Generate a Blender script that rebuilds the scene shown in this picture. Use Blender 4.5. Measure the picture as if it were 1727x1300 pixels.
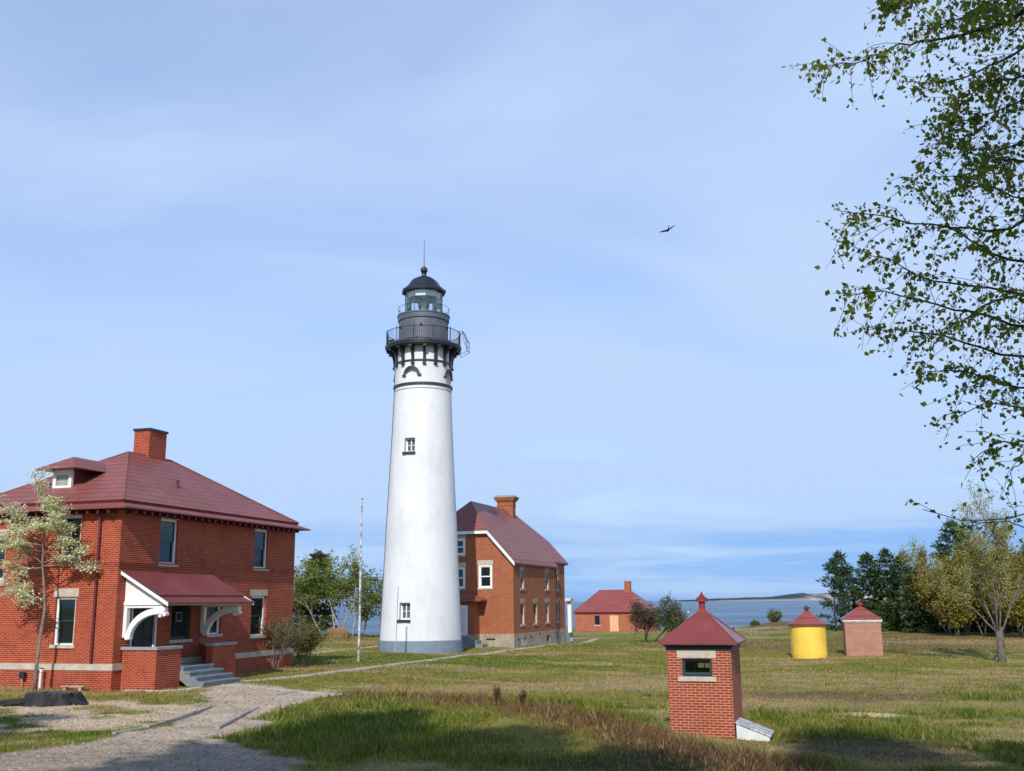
import bpy, math, random
import numpy as np
from mathutils import Vector, Matrix

for o in list(bpy.data.objects):
    bpy.data.objects.remove(o)
SC = bpy.context.scene
COL = SC.collection
R = math.radians

# ------------------------------------------------------------------ camera, sky, sun
cam_d = bpy.data.cameras.new('camera')
cam = bpy.data.objects.new('camera', cam_d)
COL.objects.link(cam)
SC.camera = cam
PITCH, ROLL = 0.20587, -0.00912
cp, sp, cr, sr = math.cos(PITCH), math.sin(PITCH), math.cos(ROLL), math.sin(ROLL)
c_fwd = Vector((0, cp, sp))
c_r0, c_u0 = Vector((1, 0, 0)), Vector((0, -sp, cp))
c_right = cr * c_r0 + sr * c_u0
c_up = -sr * c_r0 + cr * c_u0
M = Matrix((c_right, c_up, -c_fwd)).transposed().to_4x4()
M.translation = Vector((0, 0, 3.0))
cam.matrix_world = M
cam_d.sensor_fit = 'HORIZONTAL'
cam_d.sensor_width = 36.0
cam_d.lens = 36.0 * 1746.0 / 1727.0
cam_d.clip_start = 0.2
cam_d.clip_end = 60000

SUN_EL, SUN_AZ = 36.0, 9.0            # the light travels away from the camera, a little to the right
w = bpy.data.worlds.new("World")
SC.world = w
w.use_nodes = True
nt = w.node_tree
nt.nodes.clear()


def N(t, kind, **kw):
    n = t.nodes.new(kind)
    for k, v in kw.items():
        if k.startswith('_'):
            n.inputs[k[1:]].default_value = v
        else:
            setattr(n, k, v)
    return n


def math_node(t, op, a, b=None, clamp=False):
    n = t.nodes.new('ShaderNodeMath')
    n.operation = op
    n.use_clamp = clamp
    for i, q in enumerate((a, b)):
        if q is None:
            continue
        if isinstance(q, (int, float)):
            n.inputs[i].default_value = q
        else:
            t.links.new(q, n.inputs[i])
    return n.outputs[0]


def maprange(t, v, a, b, c=0.0, d=1.0):
    n = t.nodes.new('ShaderNodeMapRange')
    n.interpolation_type = 'SMOOTHSTEP'
    t.links.new(v, n.inputs['Value'])
    for k, q in zip(('From Min', 'From Max', 'To Min', 'To Max'), (a, b, c, d)):
        n.inputs[k].default_value = q
    return n.outputs['Result']


def mixc(t, f, a, b, blend='MIX'):
    n = t.nodes.new('ShaderNodeMix')
    n.data_type = 'RGBA'
    n.blend_type = blend
    for i, q in ((0, f), (6, a), (7, b)):
        if isinstance(q, (int, float)):
            n.inputs[i].default_value = q
        elif isinstance(q, tuple):
            n.inputs[i].default_value = q if len(q) == 4 else (*q, 1)
        else:
            t.links.new(q, n.inputs[i])
    return n.outputs[2]


sky = N(nt, 'ShaderNodeTexSky', sky_type='NISHITA', sun_disc=False, sun_elevation=R(SUN_EL), sun_rotation=R(180 + SUN_AZ),
        altitude=180, air_density=1.0, dust_density=0.6, ozone_density=1.2)
tc = N(nt, 'ShaderNodeTexCoord')
sep = N(nt, 'ShaderNodeSeparateXYZ')
nt.links.new(tc.outputs['Generated'], sep.inputs[0])
X_, Y_, Z_ = sep.outputs
den = math_node(nt, 'ADD', math_node(nt, 'MAXIMUM', Z_, 0.0), 0.12)
comb = N(nt, 'ShaderNodeCombineXYZ')
nt.links.new(math_node(nt, 'DIVIDE', X_, den), comb.inputs[0])
nt.links.new(math_node(nt, 'DIVIDE', Y_, den), comb.inputs[1])
mp = N(nt, 'ShaderNodeMapping')
mp.inputs['Rotation'].default_value = (0, 0, R(24))
mp.inputs['Scale'].default_value = (0.55, 1.0, 1)
nt.links.new(comb.outputs[0], mp.inputs[0])
cn = N(nt, 'ShaderNodeTexNoise', _Scale=0.85, _Detail=5.0, _Roughness=0.5, _Distortion=1.0)
nt.links.new(mp.outputs[0], cn.inputs['Vector'])
cn2 = N(nt, 'ShaderNodeTexNoise', _Scale=2.6, _Detail=4.0, _Roughness=0.5)
nt.links.new(mp.outputs[0], cn2.inputs['Vector'])
veil = math_node(nt, 'ADD', maprange(nt, cn.outputs[0], 0.33, 0.62, 0.0, 0.68), maprange(nt, cn2.outputs[0], 0.35, 0.7, 0.0, 0.12))
# flat bands of cloud low over the lake
mpb = N(nt, 'ShaderNodeMapping')
mpb.inputs['Scale'].default_value = (2.2, 2.2, 30)
mpb.inputs['Location'].default_value = (0.4, 0, 0.35)
nt.links.new(tc.outputs['Generated'], mpb.inputs[0])
bn = N(nt, 'ShaderNodeTexNoise', _Scale=1.0, _Detail=5.0, _Roughness=0.55, _Distortion=0.3)
nt.links.new(mpb.outputs[0], bn.inputs['Vector'])
low = maprange(nt, Z_, 0.055, 0.088, 1.0, 0.0)
band = math_node(nt, 'MULTIPLY', maprange(nt, bn.outputs[0], 0.42, 0.62), low)
fac = math_node(nt, 'MULTIPLY', math_node(nt, 'ADD', math_node(nt, 'MULTIPLY', veil, 0.62), maprange(nt, Z_, 0.05, 0.35, 0.80, 0.54), clamp=True), maprange(nt, Z_, 0.54, 0.75, 1.0, 0.05))
skyc = mixc(nt, 1.0, sky.outputs[0], (0.95, 1.13, 1.50), 'MULTIPLY')
skyv = N(nt, 'ShaderNodeVectorMath', operation='SCALE')
nt.links.new(skyc, skyv.inputs[0])
skyv.inputs['Scale'].default_value = 0.128
fin = mixc(nt, fac, skyv.outputs[0], mixc(nt, maprange(nt, Z_, 0.05, 0.30), (0.50, 0.685, 0.985), (0.53, 0.695, 0.985)))
# clear strip between the cloud deck and the lake, crossed by thin streaks
fin = mixc(nt, math_node(nt, 'MULTIPLY', math_node(nt, 'SUBTRACT', low, math_node(nt, 'MULTIPLY', band, 0.8)), 0.85), fin, (0.255, 0.50, 0.93))
bg = N(nt, 'ShaderNodeBackground')
nt.links.new(fin, bg.inputs['Color'])
bg.inputs['Strength'].default_value = 1.0
nt.links.new(bg.outputs[0], N(nt, 'ShaderNodeOutputWorld').inputs[0])

sun_d = bpy.data.lights.new('sun', 'SUN')
sun_d.energy = 4.1
sun_d.angle = R(0.55)
sun_d.color = (1.0, 0.95, 0.88)
sun = bpy.data.objects.new('sun', sun_d)
COL.objects.link(sun)
ldir = Vector((math.sin(R(SUN_AZ)) * math.cos(R(SUN_EL)), math.cos(R(SUN_AZ)) * math.cos(R(SUN_EL)), -math.sin(R(SUN_EL))))
sun.rotation_euler = ldir.to_track_quat('-Z', 'Y').to_euler()
sun.location = (-10, -60, 60)

SC.view_settings.view_transform = 'Standard'
SC.view_settings.look = 'None'
SC.view_settings.exposure = 0.0
SC.view_settings.gamma = 1.0
SC.cycles.max_bounces = 6
SC.cycles.transparent_max_bounces = 16

# ------------------------------------------------------------------ materials
MATS = {}


def mat(name):
    m = bpy.data.materials.new(name)
    m.use_nodes = True
    t = m.node_tree
    b = t.nodes['Principled BSDF']
    MATS[name] = m
    return m, t, b


def plain(name, col, rough=0.6, spec=0.5, noise=0.0, nscale=6.0, metallic=0.0, bump=0.0, bscale=40.0, col2=None):
    m, t, b = mat(name)
    b.inputs['Base Color'].default_value = (*col, 1)
    b.inputs['Roughness'].default_value = rough
    b.inputs['Specular IOR Level'].default_value = spec
    b.inputs['Metallic'].default_value = metallic
    if noise or bump:
        c = N(t, 'ShaderNodeTexCoord')
        if noise:
            n = N(t, 'ShaderNodeTexNoise', _Scale=nscale, _Detail=5.0, _Roughness=0.6)
            t.links.new(c.outputs['Object'], n.inputs['Vector'])
            dark = col2 if col2 else tuple(x * (1 - noise) for x in col)
            f = maprange(t, n.outputs[0], 0.35, 0.65)
            t.links.new(mixc(t, f, dark, col), b.inputs['Base Color'])
        if bump:
            n2 = N(t, 'ShaderNodeTexNoise', _Scale=bscale, _Detail=3.0)
            t.links.new(c.outputs['Object'], n2.inputs['Vector'])
            bp = N(t, 'ShaderNodeBump', _Strength=bump, _Distance=0.02)
            t.links.new(n2.outputs[0], bp.inputs['Height'])
            t.links.new(bp.outputs[0], b.inputs['Normal'])
    return m


def brick(name, c1, c2, mortar, bw=0.205, bh=0.07, mw=0.011, stain=(0.1, 0.03, 0.02), stain_amt=0.35, pale=0.10):
    m, t, b = mat(name)
    uv = N(t, 'ShaderNodeUVMap')
    br = N(t, 'ShaderNodeTexBrick', _Scale=1.0)
    br.inputs['Brick Width'].default_value = bw
    br.inputs['Row Height'].default_value = bh
    br.inputs['Mortar Size'].default_value = mw
    br.inputs['Mortar Smooth'].default_value = 0.2
    br.inputs['Bias'].default_value = 0.0
    br.inputs['Color1'].default_value = (*c1, 1)
    br.inputs['Color2'].default_value = (*c2, 1)
    br.inputs['Mortar'].default_value = (*mortar, 1)
    t.links.new(uv.outputs[0], br.inputs['Vector'])
    n = N(t, 'ShaderNodeTexNoise', _Scale=1.1, _Detail=6.0, _Roughness=0.65)
    t.links.new(uv.outputs[0], n.inputs['Vector'])
    n2 = N(t, 'ShaderNodeTexNoise', _Scale=9.0, _Detail=3.0, _Roughness=0.6)
    t.links.new(uv.outputs[0], n2.inputs['Vector'])
    c = mixc(t, maprange(t, n.outputs[0], 0.45, 0.75, 0, stain_amt), br.outputs['Color'], stain)
    c = mixc(t, maprange(t, n2.outputs[0], 0.62, 0.78, 0, pale * 3), c, mortar)
    c = mixc(t, maprange(t, n2.outputs[0], 0.40, 0.25, 0, 0.35), c, stain)
    t.links.new(c, b.inputs['Base Color'])
    b.inputs['Roughness'].default_value = 0.85
    b.inputs['Specular IOR Level'].default_value = 0.25
    bp = N(t, 'ShaderNodeBump', _Strength=0.5, _Distance=0.008)
    t.links.new(br.outputs['Fac'], bp.inputs['Height'])
    bp.invert = True
    t.links.new(bp.outputs[0], b.inputs['Normal'])
    return m


def roofmat(name, col, rough=0.4, course=0.32, spec=0.6, rust=0.35, coat=0.0):
    """painted metal shingles: thin course lines across the slope (local height), slight patchiness"""
    m, t, b = mat(name)
    c = N(t, 'ShaderNodeTexCoord')
    s = N(t, 'ShaderNodeSeparateXYZ')
    t.links.new(c.outputs['Object'], s.inputs[0])
    fr = math_node(t, 'FRACT', math_node(t, 'DIVIDE', s.outputs[2], course))
    line = math_node(t, 'LESS_THAN', fr, 0.14)
    n = N(t, 'ShaderNodeTexNoise', _Scale=0.9, _Detail=6.0, _Roughness=0.65)
    t.links.new(c.outputs['Object'], n.inputs['Vector'])
    n3 = N(t, 'ShaderNodeTexNoise', _Scale=14.0, _Detail=2.0)
    t.links.new(c.outputs['Object'], n3.inputs['Vector'])
    k = mixc(t, maprange(t, n.outputs[0], 0.4, 0.7, 0, rust), col, tuple(x * 0.6 for x in col))
    n5 = N(t, 'ShaderNodeTexNoise', _Scale=0.45, _Detail=7.0, _Roughness=0.7, _Distortion=0.6)
    t.links.new(c.outputs['Object'], n5.inputs['Vector'])
    k = mixc(t, maprange(t, n5.outputs[0], 0.46, 0.70, 0, 0.55), k, tuple(x * 1.15 + 0.035 for x in col))
    k = mixc(t, math_node(t, 'MULTIPLY', line, 0.7), k, tuple(x * 0.35 for x in col))
    t.links.new(k, b.inputs['Base Color'])
    b.inputs['Specular IOR Level'].default_value = spec
    rr = maprange(t, n3.outputs[0], 0.3, 0.7, rough - 0.06, rough + 0.1)
    t.links.new(rr, b.inputs['Roughness'])
    bp = N(t, 'ShaderNodeBump', _Strength=0.35, _Distance=0.02)
    t.links.new(math_node(t, 'ADD', fr, math_node(t, 'MULTIPLY', n3.outputs[0], 0.25)), bp.inputs['Height'])
    t.links.new(bp.outputs[0], b.inputs['Normal'])
    return m


def leafmat(name, c1, c2, trans=0.35, rough=0.6, spec=0.3):
    m, t, b = mat(name)
    g = N(t, 'ShaderNodeNewGeometry')
    c = N(t, 'ShaderNodeTexCoord')
    n = N(t, 'ShaderNodeTexNoise', _Scale=0.8, _Detail=2.0)
    t.links.new(c.outputs['Object'], n.inputs['Vector'])
    f = math_node(t, 'ADD', math_node(t, 'MULTIPLY', g.outputs['Random Per Island'], 0.7), math_node(t, 'MULTIPLY', maprange(t, n.outputs[0], 0.35, 0.65), 0.3))
    k = mixc(t, f, c1, c2)
    t.links.new(k, b.inputs['Base Color'])
    b.inputs['Roughness'].default_value = rough
    b.inputs['Specular IOR Level'].default_value = spec
    tr = N(t, 'ShaderNodeBsdfTranslucent')
    t.links.new(mixc(t, 1.0, k, (1.15, 1.25, 0.6), 'MULTIPLY'), tr.inputs['Color'])
    mx = N(t, 'ShaderNodeMixShader')
    mx.inputs[0].default_value = trans
    t.links.new(b.outputs[0], mx.inputs[1])
    t.links.new(tr.outputs[0], mx.inputs[2])
    t.links.new(mx.outputs[0], t.nodes['Material Output'].inputs[0])
    return m


def glassmat(name, tint, refl=0.12, trans_col=(0.9, 0.95, 0.93)):
    m, t, b = mat(name)
    gl = N(t, 'ShaderNodeBsdfGlossy', _Roughness=0.02)
    tp = N(t, 'ShaderNodeBsdfTransparent')
    tp.inputs['Color'].default_value = (*trans_col, 1)
    fr = N(t, 'ShaderNodeFresnel', _IOR=1.5)
    mx = N(t, 'ShaderNodeMixShader')
    t.links.new(math_node(t, 'ADD', fr.outputs[0], refl, clamp=True), mx.inputs[0])
    t.links.new(tp.outputs[0], mx.inputs[1])
    t.links.new(gl.outputs[0], mx.inputs[2])
    gl.inputs['Color'].default_value = (*tint, 1)
    t.links.new(mx.outputs[0], t.nodes['Material Output'].inputs[0])
    return m


BRICK = brick('red_brick', (0.335, 0.046, 0.019), (0.205, 0.026, 0.012), (0.54, 0.18, 0.10), bw=0.23, stain_amt=.5)
BRICK2 = brick('orange_brick', (0.35, 0.092, 0.040), (0.215, 0.055, 0.026), (0.46, 0.20, 0.10), pale=0.3)
BRICK3 = brick('shed_brick', (0.21, 0.044, 0.024), (0.29, 0.060, 0.032), (0.58, 0.25, 0.15), bw=0.215, bh=0.069, mw=0.011)
BRICK4 = brick('pink_brick', (0.38, 0.135, 0.085), (0.20, 0.062, 0.038), (0.56, 0.35, 0.25), pale=0.3, stain_amt=0.3, mw=.014)
ROOF = roofmat('maroon_metal_roof', (0.255, 0.080, 0.064), rough=0.46, course=0.21, spec=0.32)
ROOF2 = roofmat('red_metal_roof', (0.27, 0.070, 0.054), rough=0.42, course=0.4, rust=0.2)
ROOF3 = roofmat('shed_roof_paint', (0.22, 0.052, 0.043), rough=0.32, course=9.0, rust=0.3, spec=0.55)
TRIMRED = plain('maroon_paint', (0.12, 0.014, 0.020), 0.45)
REDCAP = plain('red_paint', (0.27, 0.035, 0.025), 0.45, noise=0.25)
WHITE = plain('white_paint', (0.80, 0.80, 0.78), 0.5, noise=0.05, nscale=3)
CREAM = plain('limestone', (0.52, 0.47, 0.37), 0.8, noise=0.22, nscale=5, bump=0.3)
STONE = plain('foundation_stone', (0.40, 0.33, 0.245), 0.9, noise=0.3, nscale=2.2, bump=0.6, bscale=12)
GREEN = plain('dark_green_paint', (0.010, 0.040, 0.042), 0.4)
GLASSD = plain('window_glass', (0.006, 0.013, 0.015), 0.03, spec=0.6)
GREYP = plain('blue_grey_paint', (0.19, 0.24, 0.29), 0.65, noise=0.12, nscale=2, bump=0.25, bscale=14)
GREYSTEP = plain('grey_step_paint', (0.22, 0.25, 0.265), 0.65, noise=0.25, nscale=3, bump=0.3, bscale=20)
GREYCAP = plain('grey_coping', (0.30, 0.32, 0.34), 0.7, noise=0.2)
BLACK = plain('black_iron', (0.018, 0.021, 0.030), 0.4)
BROWNB = plain('dark_brown_iron', (0.040, 0.030, 0.032), 0.5)
CHAR = plain('dark_grey_plate', (0.115, 0.128, 0.155), 0.5, noise=0.2, nscale=3)
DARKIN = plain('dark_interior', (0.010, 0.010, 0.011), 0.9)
CONC = plain('concrete', (0.46, 0.42, 0.34), 0.9, noise=0.25, nscale=1.6, bump=0.4)
KERB = plain('kerb_concrete', (0.40, 0.37, 0.32), 0.9, noise=0.3, nscale=2.5, bump=0.5)
YELLOW = plain('yellow_paint', (0.86, 0.58, 0.075), 0.45, noise=0.12, nscale=1.2)
BOARD = plain('plywood_board', (0.72, 0.42, 0.20), 0.7, noise=0.12, nscale=3)
WOODP = plain('weathered_wood', (0.42, 0.36, 0.26), 0.8, noise=0.3, nscale=4)
BARK = plain('grey_bark', (0.17, 0.145, 0.12), 0.9, noise=0.5, nscale=9, bump=0.7, bscale=24)
BARKD = plain('dark_bark', (0.045, 0.036, 0.03), 0.9, noise=0.4, nscale=7)
BARKW = plain('birch_bark', (0.50, 0.47, 0.40), 0.8, noise=0.7, nscale=8)
BARKF = plain('pale_bark', (0.27, 0.225, 0.185), 0.85, noise=0.5, nscale=12, bump=0.5)
CHARCOAL = plain('charred_wood', (0.016, 0.015, 0.016), 0.7, noise=0.5, nscale=8, bump=0.8, bscale=14)
HATCHW = plain('hatch_side_paint', (0.66, 0.69, 0.66), 0.6, noise=0.12, nscale=4)
LIDM, _t, _b = mat('peeling_paint_lid')
_c = N(_t, 'ShaderNodeTexCoord')
_n = N(_t, 'ShaderNodeTexNoise', _Scale=9.0, _Detail=6.0, _Roughness=0.75, _Distortion=1.5)
_t.links.new(_c.outputs['Object'], _n.inputs['Vector'])
_t.links.new(mixc(_t, maprange(_t, _n.outputs[0], 0.44, 0.56), (0.22, 0.22, 0.22), (0.60, 0.62, 0.62)), _b.inputs['Base Color'])
_b.inputs['Roughness'].default_value = 0.7
GLASSC = glassmat('clear_glass', (1, 1, 1), 0.02)
GLASSL = glassmat('lantern_glass', (0.95, 1, 1), 0.06, (0.94, 0.98, 0.97))
LENS = glassmat('lens_glass', (0.85, 0.95, 0.85), 0.30, (0.78, 0.88, 0.76))
# white painted tower brickwork
TOWERW, _t, _b = mat('tower_white_paint')
_c = N(_t, 'ShaderNodeTexCoord')
_n = N(_t, 'ShaderNodeTexNoise', _Scale=0.55, _Detail=6.0, _Roughness=0.7)
_mp = N(_t, 'ShaderNodeMapping')
_mp.inputs['Scale'].default_value = (1, 1, 0.5)
_t.links.new(_c.outputs['Object'], _mp.inputs[0])
_t.links.new(_mp.outputs[0], _n.inputs['Vector'])
_t.links.new(mixc(_t, maprange(_t, _n.outputs[0], 0.4, 0.75), (0.73, 0.735, 0.745), (0.61, 0.62, 0.635)), _b.inputs['Base Color'])
_mps = N(_t, 'ShaderNodeMapping')
_mps.inputs['Scale'].default_value = (2.6, 2.6, 0.10)
_t.links.new(_c.outputs['Object'], _mps.inputs[0])
_ns = N(_t, 'ShaderNodeTexNoise', _Scale=1.0, _Detail=5.0, _Roughness=0.65)
_t.links.new(_mps.outputs[0], _ns.inputs['Vector'])
_prev = _b.inputs['Base Color'].links[0].from_socket
_t.links.new(mixc(_t, maprange(_t, _ns.outputs[0], 0.52, 0.72, 0, 0.30), _prev, (0.52, 0.50, 0.46)), _b.inputs['Base Color'])
_b.inputs['Roughness'].default_value = 0.55
_mp2 = N(_t, 'ShaderNodeMapping')
_mp2.inputs['Scale'].default_value = (4, 4, 13)
_t.links.new(_c.outputs['Object'], _mp2.inputs[0])
_n2 = N(_t, 'ShaderNodeTexNoise', _Scale=1.0, _Detail=3.0)
_t.links.new(_mp2.outputs[0], _n2.inputs['Vector'])
_bp = N(_t, 'ShaderNodeBump', _Strength=0.38, _Distance=0.04)
_t.links.new(_n2.outputs[0], _bp.inputs['Height'])
_t.links.new(_bp.outputs[0], _b.inputs['Normal'])


# ------------------------------------------------------------------ mesh helpers
def link(o, parent=None):
    COL.objects.link(o)
    if parent is not None:
        o.parent = parent
    return o


def tag(o, label, cat=None, group=None, kind=None):
    if label:
        o['label'] = label
    if cat:
        o['category'] = cat
    if group:
        o['group'] = group
    if kind:
        o['kind'] = kind
    return o


def thing(name, label, cat, loc=(0, 0, 0), yaw=0.0, group=None):
    o = bpy.data.objects.new(name, None)
    o.empty_display_size = 0.3
    o.location = loc
    o.rotation_euler = (0, 0, -R(yaw))
    link(o)
    return tag(o, label, cat, group)


class MB:
    def __init__(s):
        s.v, s.f = [], []

    def add(s, vs, fs):
        k = len(s.v)
        s.v += [tuple(q) for q in vs]
        s.f += [tuple(i + k for i in q) for q in fs]
        return s

    def poly(s, *pts):
        return s.add(pts, [tuple(range(len(pts)))])

    def box(s, x0, x1, y0, y1, z0, z1):
        return s.add([(x0, y0, z0), (x1, y0, z0), (x1, y1, z0), (x0, y1, z0), (x0, y0, z1), (x1, y0, z1), (x1, y1, z1), (x0, y1, z1)],
                     [(0, 3, 2, 1), (4, 5, 6, 7), (0, 1, 5, 4), (1, 2, 6, 5), (2, 3, 7, 6), (3, 0, 4, 7)])

    def prism(s, pts, vec):
        n = len(pts)
        q = [(a + vec[0], b + vec[1], c + vec[2]) for a, b, c in pts]
        return s.add(list(pts) + q, [tuple(range(n))[::-1], tuple(range(n, 2 * n))] + [(i, (i + 1) % n, n + (i + 1) % n, n + i) for i in range(n)])

    def tube(s, pts, rad, n=6):
        pts = [Vector(p) for p in pts]
        if not hasattr(rad, '__len__'):
            rad = [rad] * len(pts)
        vs, fs = [], []
        ref = Vector((0.31, 0.27, 0.91))
        for i, p in enumerate(pts):
            d = (pts[min(i + 1, len(pts) - 1)] - pts[max(i - 1, 0)])
            if d.length < 1e-9:
                d = Vector((0, 0, 1))
            d.normalize()
            a = d.cross(ref)
            if a.length < 0.05:
                a = d.cross(Vector((1, 0, 0)))
            a.normalize()
            b = d.cross(a)
            for k in range(n):
                t = 2 * math.pi * k / n
                vs.append(p + (a * math.cos(t) + b * math.sin(t)) * rad[i])
        for i in range(len(pts) - 1):
            for k in range(n):
                k2 = (k + 1) % n
                fs.append((i * n + k, i * n + k2, (i + 1) * n + k2, (i + 1) * n + k))
        fs.append(tuple(range(n))[::-1])
        fs.append(tuple((len(pts) - 1) * n + k for k in range(n)))
        return s.add(vs, fs)

    def lathe(s, prof, n=48, c=(0, 0), a0=0.0, caps=True):
        vs, fs = [], []
        for r, z in prof:
            for k in range(n):
                t = a0 + 2 * math.pi * k / n
                vs.append((c[0] + r * math.cos(t), c[1] + r * math.sin(t), z))
        for i in range(len(prof) - 1):
            for k in range(n):
                k2 = (k + 1) % n
                fs.append((i * n + k, i * n + k2, (i + 1) * n + k2, (i + 1) * n + k))
        if caps:
            fs.append(tuple(range(n))[::-1])
            fs.append(tuple((len(prof) - 1) * n + k for k in range(n)))
        return s.add(vs, fs)

    def build(s, name, m, parent=None, smooth=False, label=None, bevel=0.0, loc=None):
        me = bpy.data.meshes.new(name)
        me.from_pydata(s.v, [], s.f)
        me.materials.append(m)
        uvl = me.uv_layers.new(name='UVMap')
        nl = len(me.loops)
        co = np.empty(len(me.vertices) * 3)
        me.vertices.foreach_get('co', co)
        co = co.reshape(-1, 3)
        li = np.empty(nl, dtype=np.int32)
        me.loops.foreach_get('vertex_index', li)
        pn = np.empty(len(me.polygons) * 3)
        me.polygons.foreach_get('normal', pn)
        pn = np.abs(pn.reshape(-1, 3))
        lt = np.empty(len(me.polygons), dtype=np.int32)
        me.polygons.foreach_get('loop_total', lt)
        ln = np.repeat(pn, lt, axis=0)
        pc = co[li]
        u = np.where(ln[:, 0] > ln[:, 1], pc[:, 1], pc[:, 0])
        v = pc[:, 2].copy()
        flat = ln[:, 2] > 0.8
        u[flat] = pc[flat, 0]
        v[flat] = pc[flat, 1]
        uvl.data.foreach_set('uv', np.stack([u, v], -1).ravel())
        if smooth:
            me.polygons.foreach_set('use_smooth', [True] * len(me.polygons))
        o = bpy.data.objects.new(name, me)
        if loc:
            o.location = loc
        link(o, parent)
        if label:
            o['label'] = label
        if smooth == 'auto':
            me.set_sharp_from_angle(angle=R(35))
        if bevel:
            b = o.modifiers.new('bevel', 'BEVEL')
            b.width = bevel
            b.segments = 2
            b.limit_method = 'ANGLE'
        return o


def arrays_obj(name, V, F, m, parent=None, colors=None, smooth=False):
    """mesh straight from numpy arrays; F is (n, k)"""
    me = bpy.data.meshes.new(name)
    V = np.asarray(V, dtype=np.float32)
    F = np.asarray(F, dtype=np.int32)
    k = F.shape[1]
    me.vertices.add(len(V))
    me.vertices.foreach_set('co', V.ravel())
    me.loops.add(F.size)
    me.loops.foreach_set('vertex_index', F.ravel())
    me.polygons.add(len(F))
    me.polygons.foreach_set('loop_start', np.arange(len(F), dtype=np.int32) * k)
    me.polygons.foreach_set('loop_total', np.full(len(F), k, dtype=np.int32))
    if smooth:
        me.polygons.foreach_set('use_smooth', np.ones(len(F), dtype=bool))
    me.update(calc_edges=True)
    if colors is not None:
        a = me.color_attributes.new('tone', 'FLOAT_COLOR', 'POINT')
        a.data.foreach_set('color', np.c_[colors, np.ones(len(colors))].astype(np.float32).ravel())
    me.materials.append(m)
    o = bpy.data.objects.new(name, me)
    return link(o, parent)


# a wall seen in its own axes: o + u*a + n*b + z
def wp(o, u, n, a, b, z):
    return (o[0] + u[0] * a + n[0] * b, o[1] + u[1] * a + n[1] * b, z)


def wbox(mb, W, a0, a1, b0, b1, z0, z1):
    o, u, n = W
    mb.add([wp(o, u, n, *q) for q in ((a0, b0, z0), (a1, b0, z0), (a1, b1, z0), (a0, b1, z0), (a0, b0, z1), (a1, b0, z1), (a1, b1, z1), (a0, b1, z1))],
           [(0, 3, 2, 1), (4, 5, 6, 7), (0, 1, 5, 4), (1, 2, 6, 5), (2, 3, 7, 6), (3, 0, 4, 7)])


def wall_panel(mb, W, a0, a1, z0, z1, holes=(), depth=0.2):
    o, u, n = W
    As = sorted({a0, a1, *[h[0] for h in holes], *[h[1] for h in holes]})
    Zs = sorted({z0, z1, *[h[2] for h in holes], *[h[3] for h in holes]})
    for i in range(len(As) - 1):
        for j in range(len(Zs) - 1):
            ca, cz = (As[i] + As[i + 1]) / 2, (Zs[j] + Zs[j + 1]) / 2
            if any(h[0] < ca < h[1] and h[2] < cz < h[3] for h in holes):
                continue
            mb.poly(*[wp(o, u, n, *q) for q in ((As[i], 0, Zs[j]), (As[i + 1], 0, Zs[j]), (As[i + 1], 0, Zs[j + 1]), (As[i], 0, Zs[j + 1]))])
    for h in holes:
        A, B, C, D = h
        for p, q in (((A, C), (B, C)), ((B, C), (B, D)), ((B, D), (A, D)), ((A, D), (A, C))):
            mb.poly(*[wp(o, u, n, *k) for k in ((p[0], 0, p[1]), (q[0], 0, q[1]), (q[0], -depth, q[1]), (p[0], -depth, p[1]))])


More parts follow.
